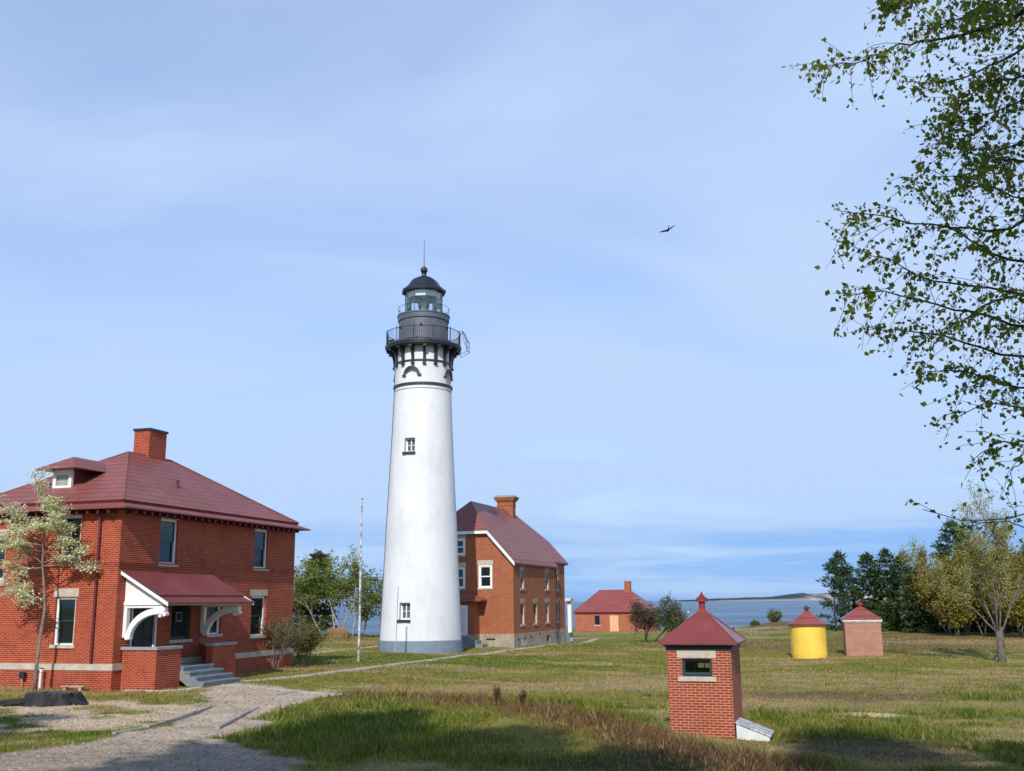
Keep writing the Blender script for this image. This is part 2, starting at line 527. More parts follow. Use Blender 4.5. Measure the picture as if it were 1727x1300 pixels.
def window(parent, W, a0, a1, z0, z1, frame=WHITE, sash=GREEN, fw=0.095, lintel=0.25, sill=0.12, lw=0.1, depth=0.165, label=None, mid=True, sashw=0.055, stone=CREAM, glass=GLASSD, grid=None):
    """sash window set into an opening: frame > sash, pane, sill, lintel"""
    d0, d1 = -depth, -depth + 0.075
    f = MB()
    wbox(f, W, a0, a0 + fw, d0, d1, z0, z1)
    wbox(f, W, a1 - fw, a1, d0, d1, z0, z1)
    wbox(f, W, a0 + fw, a1 - fw, d0, d1, z1 - fw, z1)
    wbox(f, W, a0 + fw, a1 - fw, d0, d1, z0, z0 + 0.05)
    fo = f.build('window', frame, parent, label=label)
    i0, i1, b0, b1 = a0 + fw, a1 - fw, z0 + 0.05, z1 - fw
    s = MB()
    zm = (b0 + b1) / 2
    if mid:
        halves = ((b0, zm + 0.02, d0 - 0.035, d0 + 0.01), (zm - 0.02, b1, d0 + 0.013, d0 + 0.05))
    else:
        halves = ((b0, b1, d0, d0 + 0.045),)
    g = MB()
    for zz0, zz1, e0, e1 in halves:
        wbox(s, W, i0, i0 + sashw, e0, e1, zz0, zz1)
        wbox(s, W, i1 - sashw, i1, e0, e1, zz0, zz1)
        wbox(s, W, i0 + sashw, i1 - sashw, e0, e1, zz0, zz0 + sashw * 1.1)
        wbox(s, W, i0 + sashw, i1 - sashw, e0, e1, zz1 - sashw * 0.8, zz1)
        em = (e0 + e1) / 2
        if grid:
            for k in range(1, grid[0]):
                x = i0 + (i1 - i0) * k / grid[0]
                wbox(s, W, x - 0.014, x + 0.014, e0 + 0.006, e1 - 0.006, zz0 + sashw, zz1 - sashw)
            for k in range(1, grid[1]):
                z = zz0 + (zz1 - zz0) * k / grid[1]
                wbox(s, W, i0 + sashw, i1 - sashw, e0 + 0.009, e1 - 0.009, z - 0.014, z + 0.014)
        o, u, n = W
        wbox(g, W, i0 + sashw * 0.7, i1 - sashw * 0.7, em - 0.004, em + 0.004, zz0 + sashw * 0.7, zz1 - sashw * 0.5)
    s.build('sash', sash, fo)
    g.build('pane', glass, fo)
    if sill:
        m = MB()
        wbox(m, W, a0 - lw, a1 + lw, -0.10, 0.055, z0 - sill, z0 + 0.002)
        m.build('sill', stone, fo, bevel=0.008)
    if lintel:
        m = MB()
        wbox(m, W, a0 - lw, a1 + lw, -0.06, 0.012, z1 - 0.003, z1 + lintel)
        m.build('lintel', stone, fo)
    return fo


# ------------------------------------------------------------------ ground
GP = np.array([(-14.3, 38, .06), (-8, 48, .1), (-5.9, 67, 0.0), (0, 73, -.1), (14, 86, -.3), (4.2, 28.5, -.47), (6.5, 26.8, -.55), (18.5, 67, -.6), (22, 67, -.5), (28.2, 62, -.7),
(10, 140, -.95), (20, 138, -.95), (-13, 95, .25), (-40, 92, .4), (31, 128, -.35), (-12, 24, .05), (0, 23, -.2), (10, 21, -.5), (-20, 36, .1), (-30, 25, .3), (-7, 58, .02), (10, 45, -.55), (20, 45, -.6), (35, 45, -.6), (50, 130, -.6), (75, 130, -.6), (60, 70, -.6), (6, 96, -.75),
(150, 130, -.4), (300, 200, 0), (-200, 90, .5), (-100, 0, 1), (100, 0, .6), (0, -30, 1.6), (0, 0, 1.4), (-30, -40, 1.6), (60, -40, 1.4), (0, 16, -.1), (0, 170, -1), (40, 170, -1)], float)


def tps(r):
    return np.where(r > 1e-9, r * r * np.log(r + 1e-9), 0)


_X = GP[:, :2] / 50
_n0 = len(_X)
_K = tps(np.hypot(_X[:, None, 0] - _X[None, :, 0], _X[:, None, 1] - _X[None, :, 1])) + np.eye(_n0) * .003
_P = np.c_[np.ones(_n0), _X]
_A = np.zeros((_n0 + 3, _n0 + 3))
_A[:_n0, :_n0] = _K
_A[:_n0, _n0:] = _P
_A[_n0:, :_n0] = _P.T
_W = np.linalg.solve(_A, np.r_[GP[:, 2], 0, 0, 0])


def gz0(x, y):
    x, y = np.broadcast_arrays(np.asarray(x, float), np.asarray(y, float))
    q = np.stack([x, y], -1).reshape(-1, 2) / 50
    out = np.empty(len(q))
    for i in range(0, len(q), 20000):
        s = q[i:i + 20000]
        out[i:i + 20000] = tps(np.hypot(s[:, None, 0] - _X[None, :, 0], s[:, None, 1] - _X[None, :, 1])) @ _W[:-3] + _W[-3] + s @ _W[-2:]
    return out.reshape(x.shape)


def vn(x, y, seed=0):
    xi, yi = np.floor(x).astype(np.int64), np.floor(y).astype(np.int64)
    fx, fy = x - xi, y - yi
    fx, fy = fx * fx * (3 - 2 * fx), fy * fy * (3 - 2 * fy)

    def h(a, b):
        k = (a * 374761393 + b * 668265263 + seed * 974711) & 0xFFFFFFFF
        k = ((k ^ (k >> 13)) * 1274126177) & 0xFFFFFFFF
        return ((k ^ (k >> 16)) & 0xFFFF) / 65535.0
    return (h(xi, yi) * (1 - fx) + h(xi + 1, yi) * fx) * (1 - fy) + (h(xi, yi + 1) * (1 - fx) + h(xi + 1, yi + 1) * fx) * fy


def fbm(x, y, seed=0, oct=4):
    s, a, t = 0, 1.0, 0
    for i in range(oct):
        s = s + a * vn(x * 2 ** i, y * 2 ** i, seed + i * 17)
        t += a
        a *= 0.55
    return s / t


def sstep(a, b, x):
    t = np.clip((x - a) / (b - a), 0, 1)
    return t * t * (3 - 2 * t)


def sdf_poly(x, y, poly):
    P_ = np.array(poly)
    d = np.full(x.shape, 1e9)
    inside = np.zeros(x.shape, bool)
    for i in range(len(P_)):
        a, b = P_[i], P_[(i + 1) % len(P_)]
        e = b - a
        t = np.clip(((x - a[0]) * e[0] + (y - a[1]) * e[1]) / (e @ e), 0, 1)
        d = np.minimum(d, np.hypot(x - a[0] - t * e[0], y - a[1] - t * e[1]))
        c = ((a[1] > y) != (b[1] > y)) & (x < (b[0] - a[0]) * (y - a[1]) / (b[1] - a[1] + 1e-12) + a[0])
        inside ^= c
    return np.where(inside, -d, d)


def dline(x, y, pts):
    d = np.full(x.shape, 1e9)
    for a, b in zip(pts[:-1], pts[1:]):
        a, b = np.array(a, float), np.array(b, float)
        e = b - a
        t = np.clip(((x - a[0]) * e[0] + (y - a[1]) * e[1]) / (e @ e), 0, 1)
        d = np.minimum(d, np.hypot(x - a[0] - t * e[0], y - a[1] - t * e[1]))
    return d


EDGE = np.array([(-400, 92), (-60, 92), (-13, 95), (0, 108), (6, 156), (24, 158), (30, 142), (38, 146), (48, 160), (80, 180), (300, 260), (600, 300)], float)
RIDGE = [(-5.2, 35.6), (-2.6, 35.4), (0, 33.6), (2.1, 29.4), (3.6, 25.2), (5.0, 21.5), (6.0, 17)]
GRAVEL = [(-9.3, 14), (-12, 14), (-12.0, 20), (-10.47, 22.11), (-9.64, 23.89), (-9.19, 26.71), (-9.1, 29.7), (-9.25, 32.64), (-10.4, 35.8), (-11.3, 38.3), (-10.73, 41.0), (-8.45, 39.45), (-5.54, 36.16), (-6.67, 34.8), (-7.05, 31.04), (-6.5, 27.18), (-7.01, 25.82), (-5.35, 23.42), (-4.26, 21.68), (-4.02, 20.46), (-2.5, 14)]


def gz(x, y):
    x, y = np.broadcast_arrays(np.asarray(x, float), np.asarray(y, float))
    z = gz0(x, y)
    z = z + 0.16 * np.exp(-(dline(x, y, RIDGE) / 2.2) ** 2)
    z = z + 0.75 * np.exp(-(((x - 33.0) / 5.5) ** 2 + ((y - 127) / 7.0) ** 2))
    z = z + (fbm(x * 0.35, y * 0.35, 5, 3) - 0.5) * 0.10 * sstep(12, 20, y)
    e = np.interp(x, EDGE[:, 0], EDGE[:, 1])
    t = y - e
    z = np.where(t > 0, z - np.minimum(t * 0.75, 12.0), z)
    return z


def gz1(x, y):
    return float(gz(np.array([x]), np.array([y]))[0])


OLIVE = np.array([0.215, 0.195, 0.042])
LUSH = np.array([0.105, 0.150, 0.014])
TAN = np.array([0.36, 0.265, 0.135])
BROWN = np.array([0.150, 0.085, 0.048])
DARKB = np.array([0.085, 0.058, 0.034])
SANDC = np.array([0.62, 0.47, 0.31])
GRAVC = np.array([0.52, 0.415, 0.30])


def blob(x, y, cx, cy, rx, ry, n, seed):
    d = np.hypot((x - cx) / rx, (y - cy) / ry)
    return sstep(1.15, 0.55, d + (fbm(x * n, y * n, seed) - 0.5) * 1.3)


def ground_tone(x, y):
    n1 = fbm(x * 0.10, y * 0.07, 1)
    n2 = fbm(x * 0.22, y * 0.35, 9)
    n3 = fbm(x * 1.4, y * 1.4, 21)
    c = OLIVE + (LUSH - OLIVE) * sstep(0.46, 0.64, n1 * 0.6 + n3 * 0.4)[..., None]

    def mix(c, k, m):
        return c + (k - c) * np.clip(m, 0, 1)[..., None]
    c = mix(c, TAN, sstep(0.50, 0.66, n2) * 0.75)
    # drier towards the right of the field, greener round the tower
    c = mix(c, TAN, blob(x, y, 16, 47, 15, 7, .25, 3) * 0.7 * sstep(.3, .6, n3))
    c = mix(c, TAN, blob(x, y, 11.5, 38, 8, 3.2, .35, 33) * 0.6)
    c = mix(c, BROWN, blob(x, y, 12.0, 40.5, 6, 2.2, .4, 31) * 0.7)
    c = mix(c, BROWN, blob(x, y, 27, 80, 16, 9, .12, 32) * 0.55)
    c = mix(c, BROWN, blob(x, y, 33, 126, 8, 10, .3, 34) * 0.85)
    c = mix(c, BROWN, blob(x, y, 48, 95, 22, 12, .12, 35) * 0.6)
    c = mix(c, TAN, blob(x, y, 40, 84, 18, 4, .2, 36) * 0.6)
    c = mix(c, TAN, blob(x, y, -14, 90, 14, 5, .3, 37) * 0.6)
    c = mix(c, LUSH, blob(x, y, -8, 57, 7, 8, .3, 38) * 0.8)
    c = mix(c, LUSH, blob(x, y, 2.0, 31.5, 2.4, 2.8, .5, 39) * 0.8)
    c = mix(c, LUSH, blob(x, y, 2.6, 35.5, 3.2, 1.6, .5, 39) * 0.8)
    c = mix(c, LUSH, blob(x, y, 8, 100, 12, 9, .2, 40) * 0.45)
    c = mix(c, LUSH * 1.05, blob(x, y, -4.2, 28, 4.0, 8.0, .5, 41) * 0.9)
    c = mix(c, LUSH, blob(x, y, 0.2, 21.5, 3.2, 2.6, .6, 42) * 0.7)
    # rust coloured dry weeds along the low rise
    dr = dline(x, y, RIDGE)
    c = mix(c, BROWN * np.array([1.2, 1.05, 1.0]), sstep(1.7, 0.3, dr + (n3 - .5) * 2.2) * 0.75)
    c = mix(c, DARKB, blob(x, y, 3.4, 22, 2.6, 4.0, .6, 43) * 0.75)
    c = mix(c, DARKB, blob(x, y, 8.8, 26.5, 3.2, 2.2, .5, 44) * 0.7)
    # sand
    c = mix(c, SANDC, blob(x, y, 11.1, 34.2, 1.0, .55, 1.2, 50) * 0.9)
    c = mix(c, SANDC, blob(x, y, 3.4, 36.2, .8, .4, 1.2, 51) * 0.5)
    c = mix(c, SANDC, blob(x, y, 26, 121, 5, 1.0, .6, 52) * 0.6)
    left = sstep(0.34, 0.52, fbm(x * .8, y * .8, 53)) * sstep(1.05, .7, np.hypot((x + 13.2) / 5.4, (y - 30.2) / 5.2))
    c = mix(c, SANDC * .92, left)
    c = mix(c, GRAVC * 1.1, sstep(.55, .7, n3) * sstep(2.2, .5, np.abs(x + 6.3) + np.abs(y - 37.5) * .35) * .7)
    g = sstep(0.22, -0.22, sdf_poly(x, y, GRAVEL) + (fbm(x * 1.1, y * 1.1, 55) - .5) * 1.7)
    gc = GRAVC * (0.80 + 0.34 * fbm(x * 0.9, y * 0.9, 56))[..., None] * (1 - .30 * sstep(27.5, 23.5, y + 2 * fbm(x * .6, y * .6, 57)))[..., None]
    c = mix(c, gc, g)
    return c, g, left


GROUND, _t, _b = mat('ground_cover')
_at = N(_t, 'ShaderNodeAttribute', attribute_name='tone')
_c = N(_t, 'ShaderNodeTexCoord')
_n = N(_t, 'ShaderNodeTexNoise', _Scale=9.0, _Detail=9.0, _Roughness=0.85)
_t.links.new(_c.outputs['Object'], _n.inputs['Vector'])
_n2 = N(_t, 'ShaderNodeTexNoise', _Scale=0.9, _Detail=5.0, _Roughness=0.7)
_t.links.new(_c.outputs['Object'], _n2.inputs['Vector'])
_k1 = mixc(_t, maprange(_t, _n.outputs[0], 0.32, 0.68), (0.50, 0.50, 0.50), (1.42, 1.42, 1.42))
_k2 = mixc(_t, maprange(_t, _n2.outputs[0], 0.3, 0.7), (0.8, 0.8, 0.8), (1.18, 1.18, 1.18))
_t.links.new(mixc(_t, 1.0, mixc(_t, 1.0, _at.outputs['Color'], _k1, 'MULTIPLY'), _k2, 'MULTIPLY'), _b.inputs['Base Color'])
_b.inputs['Roughness'].default_value = 0.95
_b.inputs['Specular IOR Level'].default_value = 0.1
_bp = N(_t, 'ShaderNodeBump', _Strength=0.6, _Distance=0.05)
_t.links.new(_n.outputs[0], _bp.inputs['Height'])
_t.links.new(_bp.outputs[0], _b.inputs['Normal'])


def axis(*seg):
    out = []
    for a, b, s in seg:
        n = max(1, int(round((b - a) / s)))
        out += list(a + (b - a) * np.arange(n) / n)
    return np.array(out + [seg[-1][1]])


xs = axis((-600, -60, 30), (-60, -22, 1.2), (-22, -15, .3), (-15, 14, .125), (14, 30, .28), (30, 60, .8), (60, 600, 18))
ys = axis((-120, 10, 6), (10, 18, .6), (18, 44, .115), (44, 70, .24), (70, 100, .5), (100, 175, 1.2), (175, 320, 6))
GX, GY = np.meshgrid(xs, ys)
GZ = gz(GX, GY)
tone, gmask, _left = ground_tone(GX, GY)
V = np.stack([GX, GY, GZ], -1).reshape(-1, 3)
nx, ny = len(xs), len(ys)
ii = (np.arange(ny - 1)[:, None] * nx + np.arange(nx - 1)[None]).ravel()
F = np.stack([ii, ii + 1, ii + nx + 1, ii + nx], -1)
T = tone.reshape(-1, 3)
pm = gmask.ravel()
isp = pm[F].mean(1) > 0.5


def sub(F, name, label):
    used, inv = np.unique(F, return_inverse=True)
    o = arrays_obj(name, V[used], inv.reshape(F.shape), GROUND, colors=T[used], smooth=True)
    return tag(o, label, 'ground', kind='structure')


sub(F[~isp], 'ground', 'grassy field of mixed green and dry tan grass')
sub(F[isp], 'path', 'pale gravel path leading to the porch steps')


def strip(name, pts, wid, m, label, h=0.012, seed=3):
    """a thin laid path following the ground"""
    P_ = [np.array(p, float) for p in pts]
    dense = []
    for a, b in zip(P_[:-1], P_[1:]):
        n = max(2, int(np.hypot(*(b - a)) / 0.6))
        dense += [a + (b - a) * k / n for k in range(n)]
    dense.append(P_[-1])
    D = np.array(dense)
    for _ in range(3):
        D[1:-1] = (D[:-2] + 2 * D[1:-1] + D[2:]) / 4
    tng = np.gradient(D, axis=0)
    tng /= np.linalg.norm(tng, axis=1)[:, None]
    nr = np.stack([-tng[:, 1], tng[:, 0]], -1)
    rg = np.random.default_rng(seed)
    wob = 1 + 0.25 * (rg.random((len(D), 2)) - .5)
    cols = []
    for k in (-1, -0.5, 0, 0.5, 1):
        q = D + nr * (wid * k * 0.5) * (wob[:, :1] if k < 0 else wob[:, 1:])
        cols.append(np.c_[q, gz(q[:, 0], q[:, 1]) + (h + 0.03 * (1 - abs(k)) if abs(k) < 1 else -0.02)])
    G = np.stack(cols, 1)
    n, c = G.shape[:2]
    ii = (np.arange(n - 1)[:, None] * c + np.arange(c - 1)[None]).ravel()
    o = arrays_obj(name, G.reshape(-1, 3), np.stack([ii, ii + 1, ii + c + 1, ii + c], -1), m, smooth=True)
    return tag(o, label, 'path', kind='structure')


strip('path', [(-11.35, 40.4), (-10.6, 42.0), (-9.4, 43.6), (-7.95, 46.69), (-7.1, 48.9), (-5.42, 55.06), (-3.06, 62.87), (1.34, 74.15), (4.6, 90), (8.28, 107.5)], 0.75, CONC, 'narrow concrete walk running past the tower to the far house')
strip('path', [(-10.7, 40.2), (-8.51, 38.75), (-7.19, 37.48), (-5.4, 35.9)], 0.5, CONC, 'short concrete strip crossing the gravel', seed=5)
strip('path', [(-13.5, 58.4), (-12.43, 60.89), (-11.18, 65.45), (-9.0, 73.6), (-6.0, 80)], 0.5, CONC, 'thin pale walk behind the flagpole', seed=6)
strip('path', [(-13.79, 38.1), (-12.3, 37.4), (-11.4, 39.2)], 0.28, CONC, 'thin concrete edging strip before the porch', seed=7)
strip('path', [(4.2, 82.6), (5.6, 85.0), (7.2, 92)], 0.4, CONC, 'pale slab beside the yellowish house wall', seed=8)


def kerb(pts, wid, h, label, seed):
    o = thing('concrete_kerb', label, 'kerb', (pts[0][0], pts[0][1], gz1(*pts[0])), 0)
    mb = MB()
    L = [(p[0] - pts[0][0], p[1] - pts[0][1], gz1(*p) - gz1(*pts[0])) for p in pts]
    rg = random.Random(seed)
    for a, b in zip(L[:-1], L[1:]):
        d = Vector((b[0] - a[0], b[1] - a[1], 0))
        n_ = max(1, int(d.length / 1.4))
        for k in range(n_):
            p = Vector(a).lerp(Vector(b), k / n_)
            q = Vector(a).lerp(Vector(b), (k + 0.985) / n_)
            s = d.normalized().cross(Vector((0, 0, 1))) * wid * .5
            j = Vector((0, 0, rg.uniform(-.02, .02)))
            top = Vector((0, 0, h)) + j
            dn = Vector((0, 0, -.15))
            mb.add([p - s + dn, p + s + dn, q + s + dn, q - s + dn, p - s + top, p + s + top, q + s + top, q - s + top],
                   [(0, 3, 2, 1), (4, 5, 6, 7), (0, 1, 5, 4), (1, 2, 6, 5), (2, 3, 7, 6), (3, 0, 4, 7)])
    mb.build('kerb_blocks', KERB, o, bevel=0.012)


kerb([(-9.6, 25.9), (-9.25, 27.2), (-9.15, 29.25), (-9.25, 32.9)], 0.10, 0.07, 'low curved concrete kerb edging the sandy ground beside the stump', 1)
kerb([(-7.5, 27.3), (-7.68, 29.86), (-7.85, 33.0)], 0.10, 0.05, 'straight concrete kerb lying mid gravel path, grass tip at its near end', 2)
kerb([(-8.1, 36.3), (-7.6, 38.0)], 0.10, 0.045, 'short low kerb piece in the gravel nearest the crossing walk', 3)

# ------------------------------------------------------------------ lake and far shore
WATER, _t, _b = mat('lake_water')
_c = N(_t, 'ShaderNodeTexCoord')
_mp = N(_t, 'ShaderNodeMapping')
_mp.inputs['Rotation'].default_value = (0, 0, R(12))
_mp.inputs['Scale'].default_value = (0.6, 1.0, 1)
_t.links.new(_c.outputs['Object'], _mp.inputs[0])
_w1 = N(_t, 'ShaderNodeTexNoise', _Scale=0.08, _Detail=6.0, _Roughness=0.7)
_w2 = N(_t, 'ShaderNodeTexNoise', _Scale=0.016, _Detail=6.0, _Roughness=0.6)
_w3 = N(_t, 'ShaderNodeTexNoise', _Scale=0.0022, _Detail=4.0, _Roughness=0.6)
for q in (_w1, _w2, _w3):
    _t.links.new(_mp.outputs[0], q.inputs['Vector'])
_k = mixc(_t, maprange(_t, _w1.outputs[0], 0.36, 0.62), (0.009, 0.050, 0.115), (0.045, 0.118, 0.200))
_k = mixc(_t, 1.0, _k, mixc(_t, maprange(_t, _w2.outputs[0], 0.43, 0.57), (0.50, 0.56, 0.66), (1.8, 1.65, 1.45)), 'MULTIPLY')
_k = mixc(_t, 1.0, _k, mixc(_t, maprange(_t, _w3.outputs[0], 0.42, 0.58), (0.72, 0.76, 0.82), (1.35, 1.28, 1.2)), 'MULTIPLY')
_k = mixc(_t, maprange(_t, _w1.outputs[0], 0.70, 0.76, 0, 0.6), _k, (0.6, 0.65, 0.68))
_t.links.new(_k, _b.inputs['Base Color'])
_b.inputs['Roughness'].default_value = 0.28
_b.inputs['Specular IOR Level'].default_value = 0.18
_bp = N(_t, 'ShaderNodeBump', _Strength=1.0, _Distance=2.6)
_t.links.new(_w1.outputs[0], _bp.inputs['Height'])
_t.links.new(_bp.outputs[0], _b.inputs['Normal'])
LAKE_Z = -8.0
m = MB()
m.poly((-16000, 60, LAKE_Z), (16000, 60, LAKE_Z), (16000, 24000, LAKE_Z), (-16000, 24000, LAKE_Z))
tag(m.build('lake_water', WATER), 'blue rippled lake reaching the horizon', 'lake', kind='structure')

HILL, _t, _b = mat('far_dunes')
_at = N(_t, 'ShaderNodeAttribute', attribute_name='tone')
_t.links.new(_at.outputs['Color'], _b.inputs['Base Color'])
_b.inputs['Roughness'].default_value = 1.0
_b.inputs['Specular IOR Level'].default_value = 0.0
HX = np.linspace(1400, 7600, 420)
prof = np.interp(HX, [1400, 1640, 1780, 2000, 2290, 2400, 2490, 2560, 2650, 2720, 2850, 3100, 7600], [8, 17, 24, 30, 36, 42, 60, 72, 64, 60, 72, 78, 86])
prof = prof * .88 * (0.9 + 0.2 * fbm(HX * 0.012, HX * 0, 61, 3)) + (fbm(HX * 0.05, HX * 0, 62, 2) - .5) * 3
rows = []
for t_, f_ in ((0, 0), (60, .22), (150, .52), (260, .8), (420, 1.0), (900, .85), (1500, 0.3)):
    wig = (fbm(HX * .006, np.full_like(HX, t_ * .01), 63, 3) - .5) * 120
    rows.append(np.c_[HX, 9000 + t_ + wig + (HX - 2500) * .15, LAKE_Z + prof * f_ + (1.0 if f_ else -2)])
HV = np.stack(rows, 0)
nr, nc = HV.shape[:2]
sandy = sstep(.45, .6, fbm(HV[..., 0] * .004, HV[..., 1] * .004, 64, 3)) * (np.array([1, 1, .95, .8, .15, 0, 0])[:, None]) * sstep(2480, 2600, HV[..., 0])
sandy = np.maximum(sandy, .8 * (np.array([1, .5, 0, 0, 0, 0, 0])[:, None]) * sstep(1500, 1900, HV[..., 0]))
ht = np.array([.022, .036, .028]) + (np.array([.66, .52, .40]) - np.array([.022, .036, .028])) * sandy[..., None]
ii = (np.arange(nr - 1)[:, None] * nc + np.arange(nc - 1)[None]).ravel()
o = arrays_obj('hills', HV.reshape(-1, 3), np.stack([ii, ii + 1, ii + nc + 1, ii + nc], -1), HILL, colors=ht.reshape(-1, 3))
tag(o, 'distant blue headland with pale sand dunes across the lake', 'hills', kind='structure')

# ------------------------------------------------------------------ large brick house
H = thing('brick_house', 'large red brick house with maroon hipped roof, dormer and white bracketed porch', 'house', (-14.30, 38.0, 0.0), 17.7)
WR = ((0, 0), (0, 1), (1, 0))
WF = ((0, 0), (-1, 0), (0, -1))
HL, HW, ZT = 12.64, 7.2, 6.46
up_holes_R = [(2.31, 3.42, 4.57, 6.29), (9.05, 10.2, 4.58, 6.30)]
lo_holes_R = [(9.0, 10.22, 1.64, 3.36), (5.75, 6.7, 1.8, 3.3), (3.3, 4.58, 1.66, 3.4), (0.9, 2.42, 0.8, 3.15)]
holes_F = [(1.75, 2.65, 1.61, 3.33), (1.77, 2.65, 4.57, 6.29), (5.15, 6.15, 3.99, 5.72)]
wl = MB()
wall_panel(wl, WR, 0, HL, 0.9, ZT, up_holes_R + lo_holes_R, .2)
wall_panel(wl, WF, 0, HW, 0.9, ZT, holes_F, .2)
wl.poly((-HW, 0, .9), (-HW, HL, .9), (-HW, HL, ZT), (-HW, 0, ZT))
wl.poly((0, HL, .9), (-HW, HL, .9), (-HW, HL, ZT), (0, HL, ZT))
wl.box(-HW - .06, .06, -.06, HL + .06, -.5, .74)
wl.poly((-HW + .25, .25, 3.9), (-.25, .25, 3.9), (-.25, HL - .25, 3.9), (-HW + .25, HL - .25, 3.9))
wall = wl.build('wall', BRICK, H)
b = MB()
for x0, x1, y0, y1 in ((-HW - .09, .09, -.09, .2), (-.2, .09, .2, HL - .2), (-HW - .09, .09, HL - .2, HL + .09), (-HW - .09, -HW + .2, .2, HL - .2)):
    b.box(x0, x1, y0, y1, .735, .955)
b.build('stone_belt', CREAM, H)
b = MB()
for z0, z1, p in ((4.38, 4.46, .02), (4.46, 4.53, .045), (4.53, 4.58, .065)):
    for x0, x1, y0, y1 in ((-HW - p, p, -p, .05), (-.05, p, .05, HL + p)):
        b.box(x0, x1, y0, y1, z0, z1)
b.build('brick_string_course', BRICK, H)
# corbel table and rafter tails under the eave
tails = []
k = 0.25
while k < HL:
    tails.append((0.005, .40, k, k + .09))
    k += .46
k = .25
while k < HW:
    tails.append((-k - .09, -k, -.40, -.005))
    k += .46
b = MB()
g, oo, zg, zr = .10, .53, 6.80, 9.37
ax0, ax1 = 4.7, 7.6


def ring(mb, o1, z1, o2, z2):
    c1 = [(o1, -o1, z1), (o1, HL + o1, z1), (-HW - o1, HL + o1, z1), (-HW - o1, -o1, z1)]
    c2 = [(o2, -o2, z2), (o2, HL + o2, z2), (-HW - o2, HL + o2, z2), (-HW - o2, -o2, z2)]
    for i in range(4):
        j = (i + 1) % 4
        mb.poly(c1[i], c1[j], c2[j], c2[i])


A1, A2 = (-HW / 2, ax0, zr), (-HW / 2, ax1, zr)
c = [(g, -g, zg), (g, HL + g, zg), (-HW - g, HL + g, zg), (-HW - g, -g, zg)]
b.poly(c[0], c[1], A2, A1)
b.poly(c[1], c[2], A2)
b.poly(c[2], c[3], A1, A2)
b.poly(c[3], c[0], A1)
roof = b.build('roof', ROOF, H)
b = MB()
ring(b, g + .012, zg - .012, g - .02, zg - .11)
b.build('gutter_step', TRIMRED, roof)
b = MB()
ring(b, g - .02, zg - .11, oo, 6.50)
ring(b, oo, 6.50, oo, 6.45)
b.build('eave_skirt', ROOF, roof)
b = MB()
ring(b, oo - .004, 6.448, -.1, 6.42)
b.build('soffit', TRIMRED, roof)
for q in tails:
    b = MB()
    b.box(*q, 6.30, 6.42)
    b.build('rafter_tail', TRIMRED, roof)
# ridge cap rolls
b = MB()
for a_, e_ in ((A1, A2), (A1, c[0]), (A1, c[3]), (A2, c[1]), (A2, c[2])):
    b.tube([a_, e_], .035, 5)
b.build('ridge_caps', ROOF, roof)
b = MB()
b.box(-4.20, -3.40, 5.77, 6.95, 8.9, 10.46)
ch = b.build('chimney', BRICK, H)
b = MB()
b.box(-4.25, -3.35, 5.72, 7.0, 10.46, 10.56)
b.box(-4.05, -3.55, 6.3, 6.9, 10.56, 10.60)
b.build('chimney_cap', BLACK, ch)
b = MB()
b.tube([(-1.4, 5.16, 7.75), (-1.4, 5.16, 8.05)], .055, 8)
b.tube([(-1.4, 5.16, 8.05), (-1.4, 5.16, 8.12)], .075, 8)
b.tube([(-1.4, 5.16, 7.76), (-1.4, 5.16, 7.84)], .12, 8)
b.build('vent_pipe', TRIMRED, roof)
# dormer
d0, xa, xb = 1.22, -4.32, -3.44
b = MB()
b.box(xa + .02, xb - .02, d0 + .12, 3.3, 7.0, 8.24)
dm = b.build('dormer', TRIMRED, H)
b = MB()
Wd = ((0, d0), (-1, 0), (0, -1))
for p_ in ((-xb, -xb + .14, 7.45, 8.22), (-xa - .14, -xa, 7.45, 8.22), (-xb + .14, -xa - .14, 8.02, 8.22), (-xb + .14, -xa - .14, 7.45, 7.58)):
    wbox(b, Wd, p_[0], p_[1], -.12, 0.0, p_[2], p_[3])
dwf = b.build('dormer_window', WHITE, H)
b = MB()
wbox(b, Wd, -xb + .14, -xa - .14, -.1, -.09, 7.58, 8.02)
b.build('pane', GLASSD, dwf)
b = MB()
x0_, x1_, z0_, z1_ = xa + .14, xb - .14, 7.58, 8.02
for k in range(-4, 6):
    for s_ in (1, -1):
        pts = []
        for t_ in np.linspace(0, 1, 12):
            z = z0_ + (z1_ - z0_) * t_
            x = x0_ + (x1_ - x0_) * (k / 5 + (t_ if s_ > 0 else 1 - t_) * .8)
            if x0_ <= x <= x1_:
                pts.append((x, d0 + .075 + (.006 if s_ > 0 else 0), z))
        if len(pts) > 1:
            b.tube([pts[0], pts[-1]], .012, 4)
b.build('lattice', WHITE, dwf)
b = MB()
ex0, ex1, ey, ez = xa - .5, xb + .5, d0 - .45, 8.24
pk0, pk1 = (-3.88, d0 + .55, 8.80), (-3.88, 4.0, 8.80)
b.poly((ex0, ey, ez), (ex1, ey, ez), pk0)
b.poly((ex1, ey, ez), (ex1, 3.1, ez), pk1, pk0)
b.poly((ex0, ey, ez), pk0, pk1, (ex0, 3.1, ez))
b.poly((ex0, ey, ez - .03), (ex1, ey, ez - .03), (ex1, 3.1, ez - .03), (ex0, 3.1, ez - .03))
for q in (((ex0, ey), (ex1, ey)), ((ex1, ey), (ex1, 3.1)), ((ex0, ey), (ex0, 3.1))):
    b.poly((*q[0], ez - .03), (*q[1], ez - .03), (*q[1], ez), (*q[0], ez))
b.build('dormer_roof', ROOF, dm)
